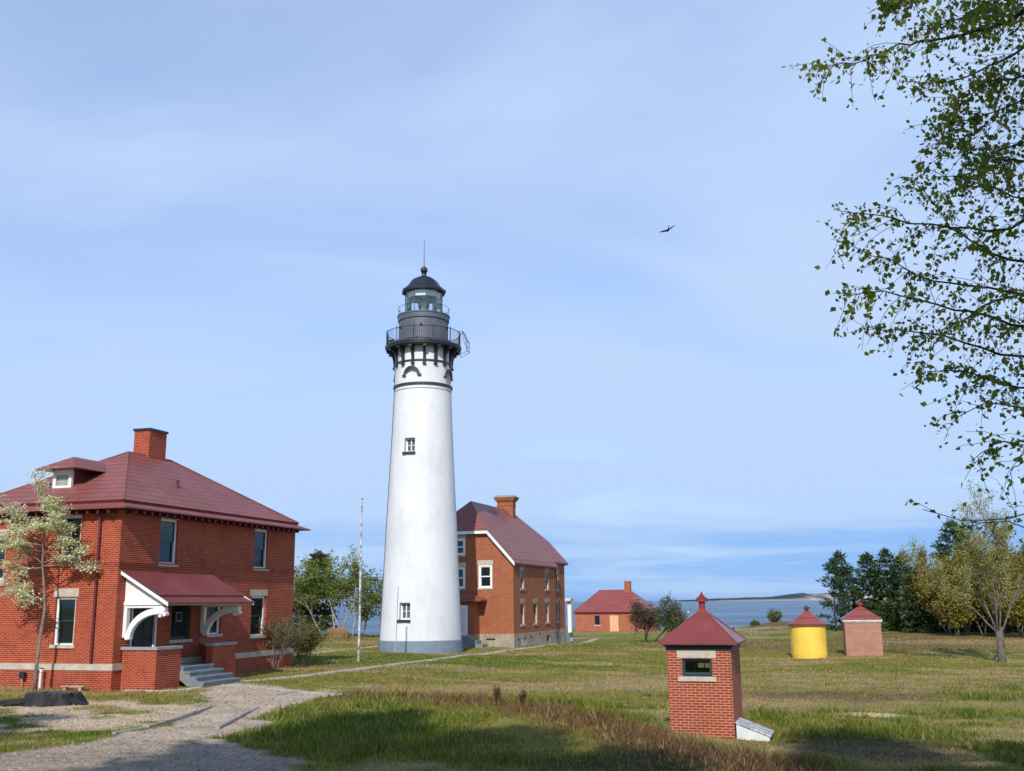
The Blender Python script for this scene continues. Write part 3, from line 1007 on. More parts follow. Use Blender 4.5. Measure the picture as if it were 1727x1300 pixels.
# windows
window(H, WR, *up_holes_R[0], lintel=.14)
window(H, WR, *up_holes_R[1], lintel=.12)
window(H, WR, *lo_holes_R[0], lintel=.27)
window(H, WR, *lo_holes_R[1], lintel=0, lw=.08)
window(H, WR, *lo_holes_R[2], lintel=0, mid=False, label='dark porch opening with a small framed notice', glass=DARKIN, frame=GREEN)
window(H, WF, *holes_F[0], lintel=.29)
window(H, WF, *holes_F[1], lintel=.14)
window(H, WF, *holes_F[2], lintel=.15, sill=.24, stone=CREAM)
b = MB()
wbox(b, WR, 3.62, 4.02, -.045, -.03, 2.35, 2.72)
nf = b.build('notice_board', GREYP, H)
b = MB()
wbox(b, WR, 3.67, 3.97, -.03, -.026, 2.40, 2.67)
b.build('notice_sheet', DARKIN, nf)
# doorway
b = MB()
wbox(b, WR, .9, 1.0, -.14, .0, .8, 3.15)
wbox(b, WR, 2.32, 2.42, -.14, .0, .8, 3.15)
wbox(b, WR, 1.0, 2.32, -.14, .0, 3.05, 3.15)
drf = b
b = MB()
wbox(b, WR, 1.0, 2.32, -.14, -.09, .8, 3.05)
for z0, z1 in ((.95, 1.75), (1.9, 2.9)):
    wbox(b, WR, 1.15, 1.6, -.09, -.075, z0, z1)
    wbox(b, WR, 1.72, 2.17, -.09, -.075, z0, z1)
dd = b.build('door', plain('door_shade_black', (.008, .011, .012), .5), H)  # near-black base colour carries the deep porch shade on the door
drf.build('door_frame', WHITE, dd)
b = MB()
b.tube([(-.06, 2.2, 1.78), (-.03, 2.2, 1.78)], .03, 8)
b.build('handle', BROWNB, dd)
# downspout
b = MB()
b.tube([(-.90, -.30, 6.40), (-.90, -.09, 6.22), (-.88, -.075, 5.9), (-.86, -.075, .97)], .05, 8)
for z in (1.4, 3.4, 5.4):
    b.tube([(-.87, -.075, z), (-.87, -.075, z + .05)], .062, 8)
b.build('downspout', TRIMRED, H)
# porch: low walls, pier, floor, steps
b = MB()
b.box(.06, 1.5, .45, .69, -.6, 1.42)
b.box(1.26, 1.5, .69, 1.9, -.6, 1.42)
pw = b.build('porch_wall', BRICK, H)
b = MB()
b.box(.0, 1.55, .40, .74, 1.42, 1.525)
b.box(1.21, 1.55, .74, 1.95, 1.42, 1.525)
b.build('coping', GREYCAP, pw, bevel=.012)
b = MB()
b.box(1.20, 1.5, 3.95, 5.55, -.6, 1.42)
b.box(.06, 1.20, 5.31, 5.55, -.6, 1.42)
pw = b.build('porch_wall', BRICK, H)
b = MB()
b.box(1.15, 1.55, 3.90, 5.60, 1.42, 1.525)
b.box(.0, 1.15, 5.26, 5.60, 1.42, 1.525)
b.build('coping', GREYCAP, pw, bevel=.012)
b = MB()
b.box(.06, 1.26, .69, 5.31, .55, .765)
b.box(1.26, 1.46, 1.9, 3.95, .55, .765)
b.build('porch_floor', GREYSTEP, H)
b = MB()
tz = [.05, .235, .415, .595, .775]
tx = [2.52, 2.22, 1.92, 1.62]
for i in range(4):
    x1 = tx[i]
    x0 = tx[i + 1] if i < 3 else 1.28
    y0, y1 = 1.93 - .0 * i, 4.40 - .14 * i
    if i == 3:
        y0, y1 = 1.93, 3.93
    b.box(x0 - .04, x1, y0, y1, tz[i + 1] - .075, tz[i + 1])      # tread
    b.box(x0 - .06, x1 - .03, y0 + .02, y1 - .02, tz[i] - .075 if i else -.2, tz[i + 1] - .075)
b.prism([(2.5, 1.90, -.1), (2.5, 1.90, .16), (1.3, 1.90, .70), (1.3, 1.90, .42), (2.1, 1.90, -.1)], (0, .04, 0))
b.build('steps', GREYSTEP, H, bevel=.012)
# porch roof
b = MB()
px0, py0, py1 = 2.05, .18, 5.82
zt, zb = 4.24, 3.12


def prz(x):
    return zt + (zb - zt) * x / px0


xk = 1.62
b.poly((0.0, py0, zt), (0.0, py1, zt), (xk, py1, prz(xk)), (xk, py0, prz(xk)))
b.poly((xk, py0, prz(xk) - .0), (xk, py1 - .0, prz(xk)), (xk - .02, py1, prz(xk) - .075), (xk - .02, py0, prz(xk) - .075))
b.poly((xk - .02, py0, prz(xk) - .075), (xk - .02, py1 + .12, prz(xk) - .075), (px0, py1 + .12, zb - .03), (px0, py0, zb - .03))
b.poly((px0, py0, zb - .03), (px0, py1 + .12, zb - .03), (px0, py1 + .12, zb - .07), (px0, py0, zb - .07))
b.poly((0, py0, zt - .1), (0, py1, zt - .1), (px0, py1, zb - .08), (px0, py0, zb - .08))
prf = b.build('porch_roof', roofmat('porch_roof_paint', (0.20, 0.045, 0.040), rough=.5, course=9, rust=.25), H)
b = MB()
b.prism([(.0, py0 - .03, zt - .02), (.0, py0 - .03, zt - .14), (px0 + .02, py0 - .03, zb - .17), (px0 + .02, py0 - .03, zb - .04)], (0, .035, 0))
b.build('rake_board', WHITE, prf)
b = MB()
b.prism([(.0, py1 + .0, zt - .02), (.0, py1 + .0, zt - .14), (px0 + .0, py1, zb - .17), (px0, py1, zb - .04)], (0, .035, 0))
b.build('rake_board', WHITE, prf)
b = MB()
b.prism([(.02, .44, 3.12), (1.70, .44, 3.12), (1.70, .44, 3.16), (.02, .44, 4.10)], (0, .06, 0))
b.box(.01, 1.75, .40, .54, 3.00, 3.12)
b.build('gable_panel', WHITE, prf)
b = MB()
b.prism([(.02, 5.44, 3.12), (1.70, 5.44, 3.12), (1.70, 5.44, 3.16), (.02, 5.44, 4.10)], (0, .06, 0))
b.box(.01, 1.75, 5.40, 5.54, 3.00, 3.12)
b.build('gable_panel', WHITE, prf)
b = MB()
b.box(1.62, 1.95, .54, 5.40, 2.98, 3.06)
b.box(.02, 1.62, .54, 5.40, 3.04, 3.06)
b.build('ceiling_board', plain('tan_soffit_paint', (.42, .36, .27), .7), prf)


def bracket(y):
    b = MB()
    y0, y1 = y - .09, y + .09
    b.box(.01, .16, y0, y1, 1.86, 3.0)
    b.box(.16, 1.5, y0 + .02, y1 - .02, 2.90, 3.0)
    n_ = 16
    cx, cz = 1.50, 1.80
    pts_o, pts_i = [], []
    for k in range(n_ + 1):
        t_ = math.pi - (math.pi / 2) * k / n_
        pts_o.append((cx + 1.36 * math.cos(t_), y0, cz + 1.10 * math.sin(t_)))
        pts_i.append((cx + 1.17 * math.cos(t_), y0, cz + .88 * math.sin(t_)))
    for k in range(n_):
        b.prism([pts_o[k], pts_o[k + 1], pts_i[k + 1], pts_i[k]], (0, .18, 0))
    for cxx, czz, r_ in ((1.62, 2.83, .15), (1.74, 2.68, .075), (1.56, 2.62, .06), (.20, 1.86, .09)):
        b.prism([(cxx + r_ * math.cos(2 * math.pi * k / 14), y0 - .01, czz + r_ * math.sin(2 * math.pi * k / 14)) for k in range(14)], (0, .20, 0))
    return b.build('bracket', WHITE, prf)


bracket(.52)
bracket(5.30)
# standpipes and board along the front wall
sp = thing('standpipe', 'short white standpipe rising at the foot of the front brick wall', 'pipe', (-17.05, 38.55, .08), 17.7)
b = MB()
b.tube([(0, 0, -.1), (0, 0, .62)], .045, 8)
b.tube([(0, 0, .60), (0, 0, .70)], .075, 8)
b.build('pipe', WHITE, sp)
b = MB()
b.box(-.06, .06, -.05, .05, .70, .74)
b.tube([(-.02, -.05, .65), (-.02, -.12, .62)], .03, 6)
b.build('cap', plain('rust_red', (.16, .04, .03), .6), sp)
mt = thing('meter_box', 'small black meter on the front brick wall behind the flowering tree', 'meter', (-17.88, 38.98, .45), 17.7)
b = MB()
b.box(-.11, .11, -.09, .02, -.02, .22)
b.build('case', BLACK, mt, bevel=.015)
b = MB()
b.tube([(0, -.03, -.55), (0, -.03, -.02)], .022, 6)
b.build('pipe', WOODP, mt)
lb = thing('board', 'weathered plank lying on the grass against the brick foundation', 'board', (-15.6, 38.0, .09), 12)
b = MB()
b.box(-.45, .45, -.12, .12, .10, .14)
b.build('plank', WOODP, lb)
b = MB()
b.box(-.35, -.25, -.1, .1, -.05, .10)
b.build('batten', WOODP, lb)
b = MB()
b.box(.25, .35, -.1, .1, -.05, .10)
b.build('batten', WOODP, lb)

# ------------------------------------------------------------------ lighthouse
T = thing('lighthouse', 'tall white lighthouse with grey base and black lantern gallery', 'lighthouse', (-5.88, 67.0, 0.0), 19)
TP = [(0.70, 2.56), (5.07, 2.36), (7.32, 2.27), (14.27, 1.95), (16.57, 1.87), (19.4, 1.84)]


def tr(z):
    return float(np.interp(z, [q[0] for q in TP], [q[1] for q in TP]))


FRONT = -math.pi / 2
t_holes = [(FRONT, .36, 12.36, 13.27), (FRONT, .36, 1.98, 3.00)]
for k in range(4):
    t_holes.append((FRONT + k * math.pi / 2, .43, 16.95, 17.87))
ths = set(np.linspace(0, 2 * math.pi, 97)[:-1].tolist())
holes = []
for a, hw, z0, z1 in t_holes:
    da = math.asin(hw / tr((z0 + z1) / 2))
    a0_, a1_ = (a - da) % (2 * math.pi), (a + da) % (2 * math.pi)
    ths |= {a0_, a1_, a % (2 * math.pi)}
    holes.append((a0_, a1_, z0, z1))
ths = sorted(ths)
zs = sorted(set(np.linspace(.70, 19.4, 34).tolist()) | {q[2] for q in holes} | {q[3] for q in holes})
body = MB()
nt_ = len(ths)
vs = [(tr(z) * math.cos(a), tr(z) * math.sin(a), z) for z in zs for a in ths]
fs = []


def inarc(a, a0, a1):
    return (a0 < a < a1) if a0 < a1 else (a > a0 or a < a1)


for i in range(len(zs) - 1):
    for k in range(nt_):
        k2 = (k + 1) % nt_
        am = (ths[k] + (ths[k2] if k2 else ths[k2] + 2 * math.pi)) / 2 % (2 * math.pi)
        zm = (zs[i] + zs[i + 1]) / 2
        if any(inarc(am, q[0], q[1]) and q[2] < zm < q[3] for q in holes):
            continue
        fs.append((i * nt_ + k, i * nt_ + k2, (i + 1) * nt_ + k2, (i + 1) * nt_ + k))
body.add(vs, fs)
tb = body.build('tower', TOWERW, T, smooth=True)
for (a, hw, z0, z1), h in zip(t_holes, holes):
    rev = MB()
    dv = Vector((math.cos(a), math.sin(a), 0))
    sd = Vector((-math.sin(a), math.cos(a), 0))
    dep = .42 if z0 < 16 else .13
    pc = []
    for s_, z in ((-1, z0), (1, z0), (1, z1), (-1, z1)):
        r_ = tr(z)
        q = dv * math.sqrt(r_ * r_ - hw * hw) + sd * hw * s_
        pc.append(Vector((q.x, q.y, z)))
    for i in range(4):
        j = (i + 1) % 4
        rev.poly(pc[i], pc[j], pc[j] - dv * dep, pc[i] - dv * dep)
    rev.poly(*[p - dv * dep for p in pc])
    rev.build('window_reveal', TOWERW, tb)
for a, hw, z0, z1 in t_holes[:2]:
    r_ = tr((z0 + z1) / 2) - .30
    Wt = ((0, -r_), (1, 0), (0, -1))
    wd = window(T, Wt, -hw, hw, z0, z1, sash=WHITE, fw=.05, lintel=0, sill=0, mid=False, depth=.06, sashw=.05, glass=plain('greyish_pane', (.10, .11, .12), .15), grid=(2, 2))
    b = MB()
    b.box(-hw - .10, hw + .05, -tr(z0) - .10, -tr(z0) + .25, z0 - .14, z0 + .004)
    b.build('sill', BROWNB, wd)
    b = MB()
    b.box(-.035, .035, -r_ - .02, -r_ + .03, z0 + .05, z1 - .05)
    b.build('mullion', WHITE, wd)
# plinth, bands
b = MB()
b.lathe([(2.66, -.6), (2.64, .02), (2.60, .68), (2.545, .74), (2.3, .74)], 96)
b.build('plinth', GREYP, T, smooth='auto')
b = MB()
b.lathe([(1.84, 16.74), (1.955, 16.76), (1.955, 16.90), (1.84, 16.94)], 96, caps=False)
b.lathe([(1.82, 16.50), (1.895, 16.51), (1.895, 16.535), (1.82, 16.545)], 96, caps=False)
b.build('moulding_band', BROWNB, T, smooth='auto')
# arched hoods over the niches
for k in range(4):
    a = FRONT + k * math.pi / 2
    dv = Vector((math.cos(a), math.sin(a), 0))
    sd = Vector((-math.sin(a), math.cos(a), 0))
    b, sp_ = MB(), MB()

    def on(x, z, out):
        r_ = tr(z)
        q = dv * (math.sqrt(max(r_ * r_ - x * x, .01)) + out) + sd * x
        return (q.x, q.y, z)
    zc = 17.42
    n_ = 18
    for i in range(n_):
        t0, t1 = math.pi * i / n_, math.pi * (i + 1) / n_
        o4 = [(r_ * math.cos(t_), zc + r_ * math.sin(t_)) for r_, t_ in ((.44, t0), (.565, t0), (.565, t1), (.44, t1))]
        b.add([on(x, z, e) for e in (-.02, .10) for x, z in o4], [(0, 1, 2, 3), (4, 7, 6, 5), (0, 4, 5, 1), (1, 5, 6, 2), (2, 6, 7, 3), (3, 7, 4, 0)])
        x0, x1 = .44 * math.cos(t0), .44 * math.cos(t1)
        q0, q1 = zc + .44 * math.sin(t0), zc + .44 * math.sin(t1)
        sp_.poly(on(x0, q0, .0), on(x1, q1, .0), on(x1, 17.89, .0), on(x0, 17.89, .0))
    for s_ in (-1, 1):
        o4 = [(s_ * .42, zc - .10), (s_ * .66, zc - .10), (s_ * .66, zc + .02), (s_ * .42, zc + .02)]
        b.add([on(x, z, e) for e in (-.02, .12) for x, z in o4], [(0, 1, 2, 3), (4, 7, 6, 5), (0, 4, 5, 1), (1, 5, 6, 2), (2, 6, 7, 3), (3, 7, 4, 0)])
    hd = b.build('arch_hood', BROWNB, T)
    sp_.build('niche_spandrel', TOWERW, hd)
# brackets under the gallery
b = MB()
b.lathe([(1.80, 18.30), (1.925, 18.32), (1.925, 18.42), (1.80, 18.44)], 96, caps=False)
b.build('bracket_band', BROWNB, T, smooth='auto')
for k in range(16):
    a = FRONT + .06 + 2 * math.pi * k / 16
    ca, sa = math.cos(a), math.sin(a)
    side = (-sa * .17, ca * .17, 0)
    prof_ = [(1.82, 18.12), (1.96, 18.12), (1.99, 18.62), (2.06, 18.92), (2.22, 19.12), (2.38, 19.18), (2.38, 19.32), (1.80, 19.32)]
    b = MB()
    b.prism([(r_ * ca - side[0] / 2, r_ * sa - side[1] / 2, z) for r_, z in prof_], side)
    s2 = (-sa * .22, ca * .22, 0)
    b.prism([(r_ * ca - s2[0] / 2, r_ * sa - s2[1] / 2, z) for r_, z in ((1.82, 18.08), (2.02, 18.08), (2.02, 18.2), (1.82, 18.2))], s2)
    b.prism([(r_ * ca - s2[0] / 2, r_ * sa - s2[1] / 2, z) for r_, z in ((2.1, 19.18), (2.43, 19.18), (2.43, 19.31), (2.1, 19.31))], s2)
    b.build('bracket', BLACK, T)
b = MB()
b.lathe([(1.80, 19.32), (2.42, 19.32), (2.50, 19.40), (2.50, 19.50), (2.54, 19.52), (2.54, 19.60), (1.4, 19.62)], 96)
b.build('gallery_deck', BLACK, T, smooth='auto')


def railing(rad, z0, z1, npost, nbal, mats, name, rp, rb, mid=False):
    b = MB()
    for zz in ([z1] + ([(z0 + .12)] if nbal else []) + ([(z0 + z1) / 2] if mid else [])):
        b.tube([(rad * math.cos(2 * math.pi * k / 72), rad * math.sin(2 * math.pi * k / 72), zz) for k in range(73)], rp * (.9 if zz == z1 else .6), 5)
    for k in range(npost):
        a = 2 * math.pi * (k + .3) / npost
        b.tube([(rad * math.cos(a), rad * math.sin(a), z0), (rad * math.cos(a), rad * math.sin(a), z1 + (.12 if nbal else 0))], rp, 6)
    for k in range(nbal):
        a = 2 * math.pi * k / nbal
        b.tube([(rad * math.cos(a), rad * math.sin(a), z0 + .1), (rad * math.cos(a), rad * math.sin(a), z1)], rb, 4)
    return b.build(name, mats, T)


railing(2.46, 19.58, 20.52, 12, 110, BLACK, 'gallery_railing', .026, .009)
b = MB()
q0 = Vector((2.46 * math.cos(.12), 2.46 * math.sin(.12), 19.7))
dv, sd = Vector((math.cos(.12), math.sin(.12), 0)), Vector((-math.sin(.12), math.cos(.12), 0))
for s_ in (-.3, .3):
    p1, p2, p3, p4 = q0 + sd * s_ + Vector((0, 0, .75)), q0 + sd * s_ + dv * .28 + Vector((0, 0, .82)), q0 + sd * s_ + dv * .62 + Vector((0, 0, .1)), q0 + sd * s_ + dv * .62 + Vector((0, 0, -.55))
    p5 = q0 + sd * s_ + dv * .05 + Vector((0, 0, -.85))
    b.tube([p1, p2, p3, p4, p5, q0 + sd * s_ + Vector((0, 0, -.2))], .022, 5)
    b.tube([p2 - Vector((0, 0, .1)), p2 - Vector((0, 0, .6)) + dv * .1, p4], .014, 4)
for z_, e_ in ((.82, .28), (.1, .62), (-.55, .62), (-.2, .60)):
    b.tube([q0 - sd * .3 + dv * e_ + Vector((0, 0, z_)), q0 + sd * .3 + dv * e_ + Vector((0, 0, z_))], .018, 5)
b.build('hanging_ladder_frame', BLACK, T)
b = MB()
a = math.pi + .25
for z_ in (19.6, 20.05):
    pass
x_, y_ = 2.2 * math.cos(a), 2.2 * math.sin(a)
b.tube([(x_, y_, 19.6), (x_, y_, 20.15)], .05, 6)
b.box(x_ - .22, x_ + .22, y_ - .1, y_ + .1, 20.12, 20.2)
b.box(x_ - .18, x_ + .18, y_ - .1, y_ + .1, 19.92, 20.0)
b.build('gallery_lamp_stand', BLACK, T)
# watch room
b = MB()
b.lathe([(1.70, 19.60), (1.70, 19.72), (1.64, 19.74), (1.63, 21.28), (1.70, 21.34)], 80, caps=False)
for k in range(56):
    a = 2 * math.pi * k / 56
    b.tube([(1.634 * math.cos(a), 1.634 * math.sin(a), 19.75), (1.634 * math.cos(a), 1.634 * math.sin(a), 21.26)], .012, 4)
b.tube([(0.1, -1.64, 19.74), (0.1, -1.64, 21.7)], .022, 6)
wr = b.build('watch_room', CHAR, T, smooth='auto')
for a in (FRONT - .75, FRONT + .32, FRONT + 1.6, FRONT + 3.0):
    b = MB()
    ca, sa = math.cos(a), math.sin(a)
    b.lathe([(.03, 20.72), (.07, 20.76), (.07, 20.84), (.02, 20.87)], 10, c=(1.70 * ca, 1.70 * sa))
    b.build('vent_knob', BLACK, wr)
b = MB()
b.lathe([(1.60, 21.30), (1.70, 21.34), (1.715, 21.46), (1.72, 21.62), (1.76, 21.66), (1.76, 21.74), (1.1, 21.76)], 80)
b.build('upper_deck', CHAR, T, smooth='auto')
railing(1.71, 21.74, 22.26, 10, 0, BLACK, 'upper_railing', .016, .01)
# lantern, 10 sided
NS = 10
A0 = FRONT + math.pi / NS + .22


def ngon(r_, z):
    return [(r_ * math.cos(A0 + 2 * math.pi * k / NS), r_ * math.sin(A0 + 2 * math.pi * k / NS), z) for k in range(NS)]


g0, g1 = ngon(1.26, 21.78), ngon(1.26, 23.45)
b = MB()
for k in range(NS):
    k2 = (k + 1) % NS
    b.poly(g0[k], g0[k2], g1[k2], g1[k])
lg = b.build('lantern_glass', GLASSL, T)
b = MB()
for k in range(NS):
    b.tube([g0[k], g1[k]], .028, 5)
    b.tube([g0[k], g0[(k + 1) % NS]], .035, 5)
b.build('lantern_frame', CHAR, T)
b = MB()
b.lathe([(1.22, 23.36), (1.50, 23.38), (1.52, 23.52), (1.36, 23.62), (1.10, 23.86), (.98, 24.06), (.86, 24.22), (.66, 24.38), (.42, 24.50), (.22, 24.56), (.16, 24.62), (.15, 24.74), (.20, 24.78), (.13, 24.84)], NS, a0=A0)
b.build('lantern_roof', BLACK, T)
b = MB()
b.lathe([(1.2, 23.34), (.9, 23.55), (.3, 23.75), (.02, 23.78)], NS, a0=A0, caps=False)
b.lathe([(1.2, 21.79), (.02, 21.80)], NS, a0=A0, caps=False)
b.lathe([(1.10, 23.34), (1.10, 22.95)], NS, a0=A0, caps=False)
b.build('lantern_lining', plain('pale_lining_paint', (.80, .84, .82), .6), lg)
b = MB()
b.lathe([(.02, 24.80)] + [(.245 * math.sin(t_), 25.02 - .245 * math.cos(t_)) for t_ in np.linspace(.3, math.pi - .1, 12)], 20)
b.build('ventilator_ball', BLACK, T, smooth=True)
b = MB()
b.tube([(0, 0, 25.2), (0, 0, 26.2), (0, 0, 27.2)], [.03, .02, .012], 6)
b.build('lightning_rod', BLACK, T)
b = MB()
ls = [(.28, 21.78), (.30, 22.0)]
for i in range(15):
    z = 22.0 + i * .075
    r_ = .22 + .15 * math.sin(math.pi * (i + .5) / 15)
    ls += [(r_ - .03, z), (r_ + .02, z + .04)]
ls += [(.28, 23.14), (.12, 23.25)]
b.lathe(ls, 24)
b.build('fresnel_lens', LENS, T)
b = MB()
b.tube([(0, 0, 21.7), (0, 0, 22.0)], .2, 10)
b.tube([(0, 0, 22.0), (0, 0, 22.7)], .06, 8)
b.build('lens_pedestal', plain('brass_grey', (.30, .28, .20), .4), T)
# cable and conduit running down the tower
b = MB()
a = FRONT - .98
b.tube([((tr(z) + .035) * math.cos(a - .004 * (19 - z)), (tr(z) + .035) * math.sin(a - .004 * (19 - z)), z) for z in np.linspace(18.2, .75, 30)] + [(2.63 * math.cos(a - .08), 2.63 * math.sin(a - .08), .7), (2.69 * math.cos(a - .08), 2.69 * math.sin(a - .08), 0)], .022, 5)
b.build('cable', plain('dull_cable', (.12, .10, .09), .7), T)
b = MB()
a = FRONT - .20
b.tube([((tr(z) + .035) * math.cos(a), (tr(z) + .035) * math.sin(a), z) for z in (4.0, 3.0, 1.8, .76)], .022, 5)
b.tube([(2.62 * math.cos(a), 2.62 * math.sin(a), .74), (2.68 * math.cos(a), 2.68 * math.sin(a), -.05)], .03, 5)
b.build('conduit', plain('grey_conduit', (.35, .36, .38), .6), T)

# ------------------------------------------------------------------ double keepers' house behind the tower
D = thing('keeper_house', 'two storey orange brick house with clipped gable roof beside the white tower', 'house', (-0.03, 73.3, 0.0), 19)
DW, DL = 8.3, 14.3
zst, zev, zrd = .82, 5.67, 10.35
yr = 10.1                                   # beyond this the right wall steps in
h_lo = [(1.5, 2.45, 1.40, 2.95), (4.5, 5.45, 1.41, 2.95), (7.40, 8.38, 1.43, 2.95)]
h_up = [(1.5, 2.45, 3.90, 5.32), (7.48, 8.48, 3.90, 5.32)]
h_far_lo, h_far_up = (11.2, 12.2, 1.43, 2.98), (11.25, 12.25, 3.90, 5.24)
WR2 = ((0, 0), (0, 1), (1, 0))
WR3 = ((-.35, 0), (0, 1), (1, 0))
hF = [(1.56, 2.60, 3.97, 5.58), (3.6, 4.64, 3.97, 5.45), (3.60, 4.70, 6.3, 7.46), (5.7, 6.74, 3.97, 5.58)]
b = MB()
wall_panel(b, WR2, 0, yr, zst, zev + .25, h_lo + h_up, .2)
wall_panel(b, WR3, yr, DL - .4, zst, zev + .45, [h_far_lo, h_far_up], .2)
b.poly((0, yr, zst), (-.35, yr, zst), (-.35, yr, zev + .2), (0, yr, zev + .2))
b.poly((-.35, DL - .4, zst), (-DW, DL - .4, zst), (-DW, DL - .4, zev + .2), (-.35, DL - .4, zev + .2))
b.poly((-DW, 0, zst), (-DW, DL - .4, zst), (-DW, DL - .4, zev + .2), (-DW, 0, zev + .2))
wall_panel(b, WF, 0, DW, zst, zev + .2, [hF[0], hF[1], hF[3]], .2)
# clipped gable above the eave line, with its window opening
sl = 1.105


def gx(z):
    return (z - (zev - .03) - .22) / sl


zc_ = 7.86
hh = hF[2]
z1_ = zev + .2
for (ya, yb) in ((0, 0),):
    x1, x2 = gx(z1_), gx(hh[2])
    b.poly((-x1, 0, z1_), (-(DW - x1), 0, z1_), (-(DW - x2), 0, hh[2]), (-x2, 0, hh[2]))
    x3 = gx(hh[3])
    b.poly((-x2, 0, hh[2]), (-hh[0], 0, hh[2]), (-hh[0], 0, hh[3]), (-x3, 0, hh[3]))
    b.poly((-hh[1], 0, hh[2]), (-(DW - x2), 0, hh[2]), (-(DW - x3), 0, hh[3]), (-hh[1], 0, hh[3]))
    x4 = gx(zc_)
    b.poly((-x3, 0, hh[3]), (-(DW - x3), 0, hh[3]), (-(DW - x4), 0, zc_), (-x4, 0, zc_))
for p, q in (((hh[0], hh[2]), (hh[0], hh[3])), ((hh[1], hh[2]), (hh[1], hh[3])), ((hh[0], hh[2]), (hh[1], hh[2])), ((hh[0], hh[3]), (hh[1], hh[3]))):
    b.poly((-p[0], 0, p[1]), (-q[0], 0, q[1]), (-q[0], .2, q[1]), (-p[0], .2, p[1]))
b.poly((-gx(z1_), DL - .4, z1_), (-(DW - gx(z1_)), DL - .4, z1_), (-(DW - gx(zc_)), DL - .4, zc_), (-gx(zc_), DL - .4, zc_))
b.build('wall', BRICK2, D)
b = MB()
hb = [(1.5, 2.55, -.03, .50), (7.45, 8.35, .02, .50)]
wall_panel(b, ((.05, 0), (0, 1), (1, 0)), -.05, yr + .05, -.6, zst, hb, .25)
wall_panel(b, ((-.30, 0), (0, 1), (1, 0)), yr + .05, DL - .35, -.8, zst, [], .25)
b.poly((.05, yr + .05, -.8), (-.30, yr + .05, -.8), (-.30, yr + .05, zst), (.05, yr + .05, zst))
wall_panel(b, ((0, -.05), (-1, 0), (0, -1)), -.05, DW, -.6, zst, [], .2)
b.poly((.05, -.05, zst), (.05, yr + .05, zst), (-.1, yr + .05, zst), (-.1, -.05, zst))
b.poly((-.30, yr, zst), (-.30, DL - .35, zst), (-.5, DL - .35, zst), (-.5, yr, zst))
b.poly((-.1, -.05, zst), (-DW, -.05, zst), (-DW, .1, zst), (-.1, .1, zst))
fd = b.build('stone_foundation', STONE, D)
b = MB()
wbox(b, ((.05, 0), (0, 1), (1, 0)), 1.5, 2.55, -.2, -.14, -.03, .5)
wbox(b, ((.05, 0), (0, 1), (1, 0)), 7.45, 7.9, -.2, -.14, .02, .5)
b.build('basement_hatch', WHITE, fd)
b = MB()
for y_, z_ in ((.75, .35), (3.6, .45), (5.6, .62), (9.6, .6)):
    wbox(b, ((.05, 0), (0, 1), (1, 0)), y_, y_ + .28, -.05, .012, z_, z_ + .12)
wbox(b, ((0, -.05), (-1, 0), (0, -1)), 1.35, 2.0, -.05, .012, .42, .52)
b.build('wall_vents', DARKIN, fd)
# roof
rx = DW / 2
b = MB()
fy, by_ = -.32, DL + .15
eR, eL = .2, -DW - .2
jx = (7.88 - zev) / sl - .2


def rp(x, y, z):
    return (x, y, z)


apx, bpx = (-rx, 2.5, zrd), (-rx, 11.3, zrd)
jr, jl = (-jx, fy, 7.88), (-DW + jx, fy, 7.88)
kr, kl = (-jx, by_, 7.88), (-DW + jx, by_, 7.88)
yn = 10.45
b.poly((eR, fy, zev), (eR, yn, zev), (-.16, yn, zev + .36 * sl), (-.16, by_, zev + .36 * sl), kr, bpx, apx, jr)
b.poly((eL, fy, zev), jl, apx, bpx, kl, (eL, by_, zev))
b.poly(jr, apx, jl)
b.poly(kr, kl, bpx)
rf = b.build('roof', roofmat('mauve_metal_roof', (0.262, 0.088, 0.072), rough=.46, course=.26, rust=.25, spec=.32), D)
b = MB()
th = .13
b.poly((eR, fy, zev - th), (eR, yn, zev - th), (-.6, yn, zev - th + .8 * sl), (-.6, fy, zev - th + .8 * sl))
b.poly((eR, fy, zev - th), (eR, yn, zev - th), (eR, yn, zev), (eR, fy, zev))
b.poly((-.16, yn, zev + .36 * sl - th), (-.16, by_, zev + .36 * sl - th), (-.16, by_, zev + .36 * sl), (-.16, yn, zev + .36 * sl))
b.poly((eR, yn, zev - th), (eR, yn, zev), (-.16, yn, zev + .36 * sl), (-.16, yn, zev + .36 * sl - th))
b.build('eave_board', TRIMRED, rf)
b = MB()
for x0, z0, x1, z1 in ((eR, zev, -jx, 7.88), (-DW - .2, zev, -DW + jx, 7.88)):
    b.prism([(x0, fy - .02, z0 - .20), (x0, fy - .02, z0 + .03), (x1, fy - .02, z1 + .03), (x1, fy - .02, z1 - .20)], (0, .05, 0))
b.prism([(-jx + .04, fy - .02, 7.73), (-DW + jx - .04, fy - .02, 7.73), (-DW + jx - .04, fy - .02, 7.92), (-jx + .04, fy - .02, 7.92)], (0, .05, 0))
b.prism([(eR - .05, fy + .03, zev - .22), (-jx - .05, fy + .03, 7.66), (-jx - .05, fy + .03, 7.80), (eR - .05, fy + .03, zev - .06)], (0, .28, 0))
b.build('rake_board', WHITE, rf)
b = MB()
b.box(-4.80, -3.46, 10.05, 10.75, 9.2, 10.95)
b.box(-4.84, -3.42, 10.01, 10.79, 10.62, 10.70)
b.box(-4.88, -3.38, 9.97, 10.83, 10.95, 11.05)
b.box(-4.96, -3.30, 9.89, 10.91, 11.05, 11.17)
b.box(-5.02, -3.24, 9.83, 10.97, 11.17, 11.30)
chb = b.build('chimney', BRICK2, D)
b = MB()
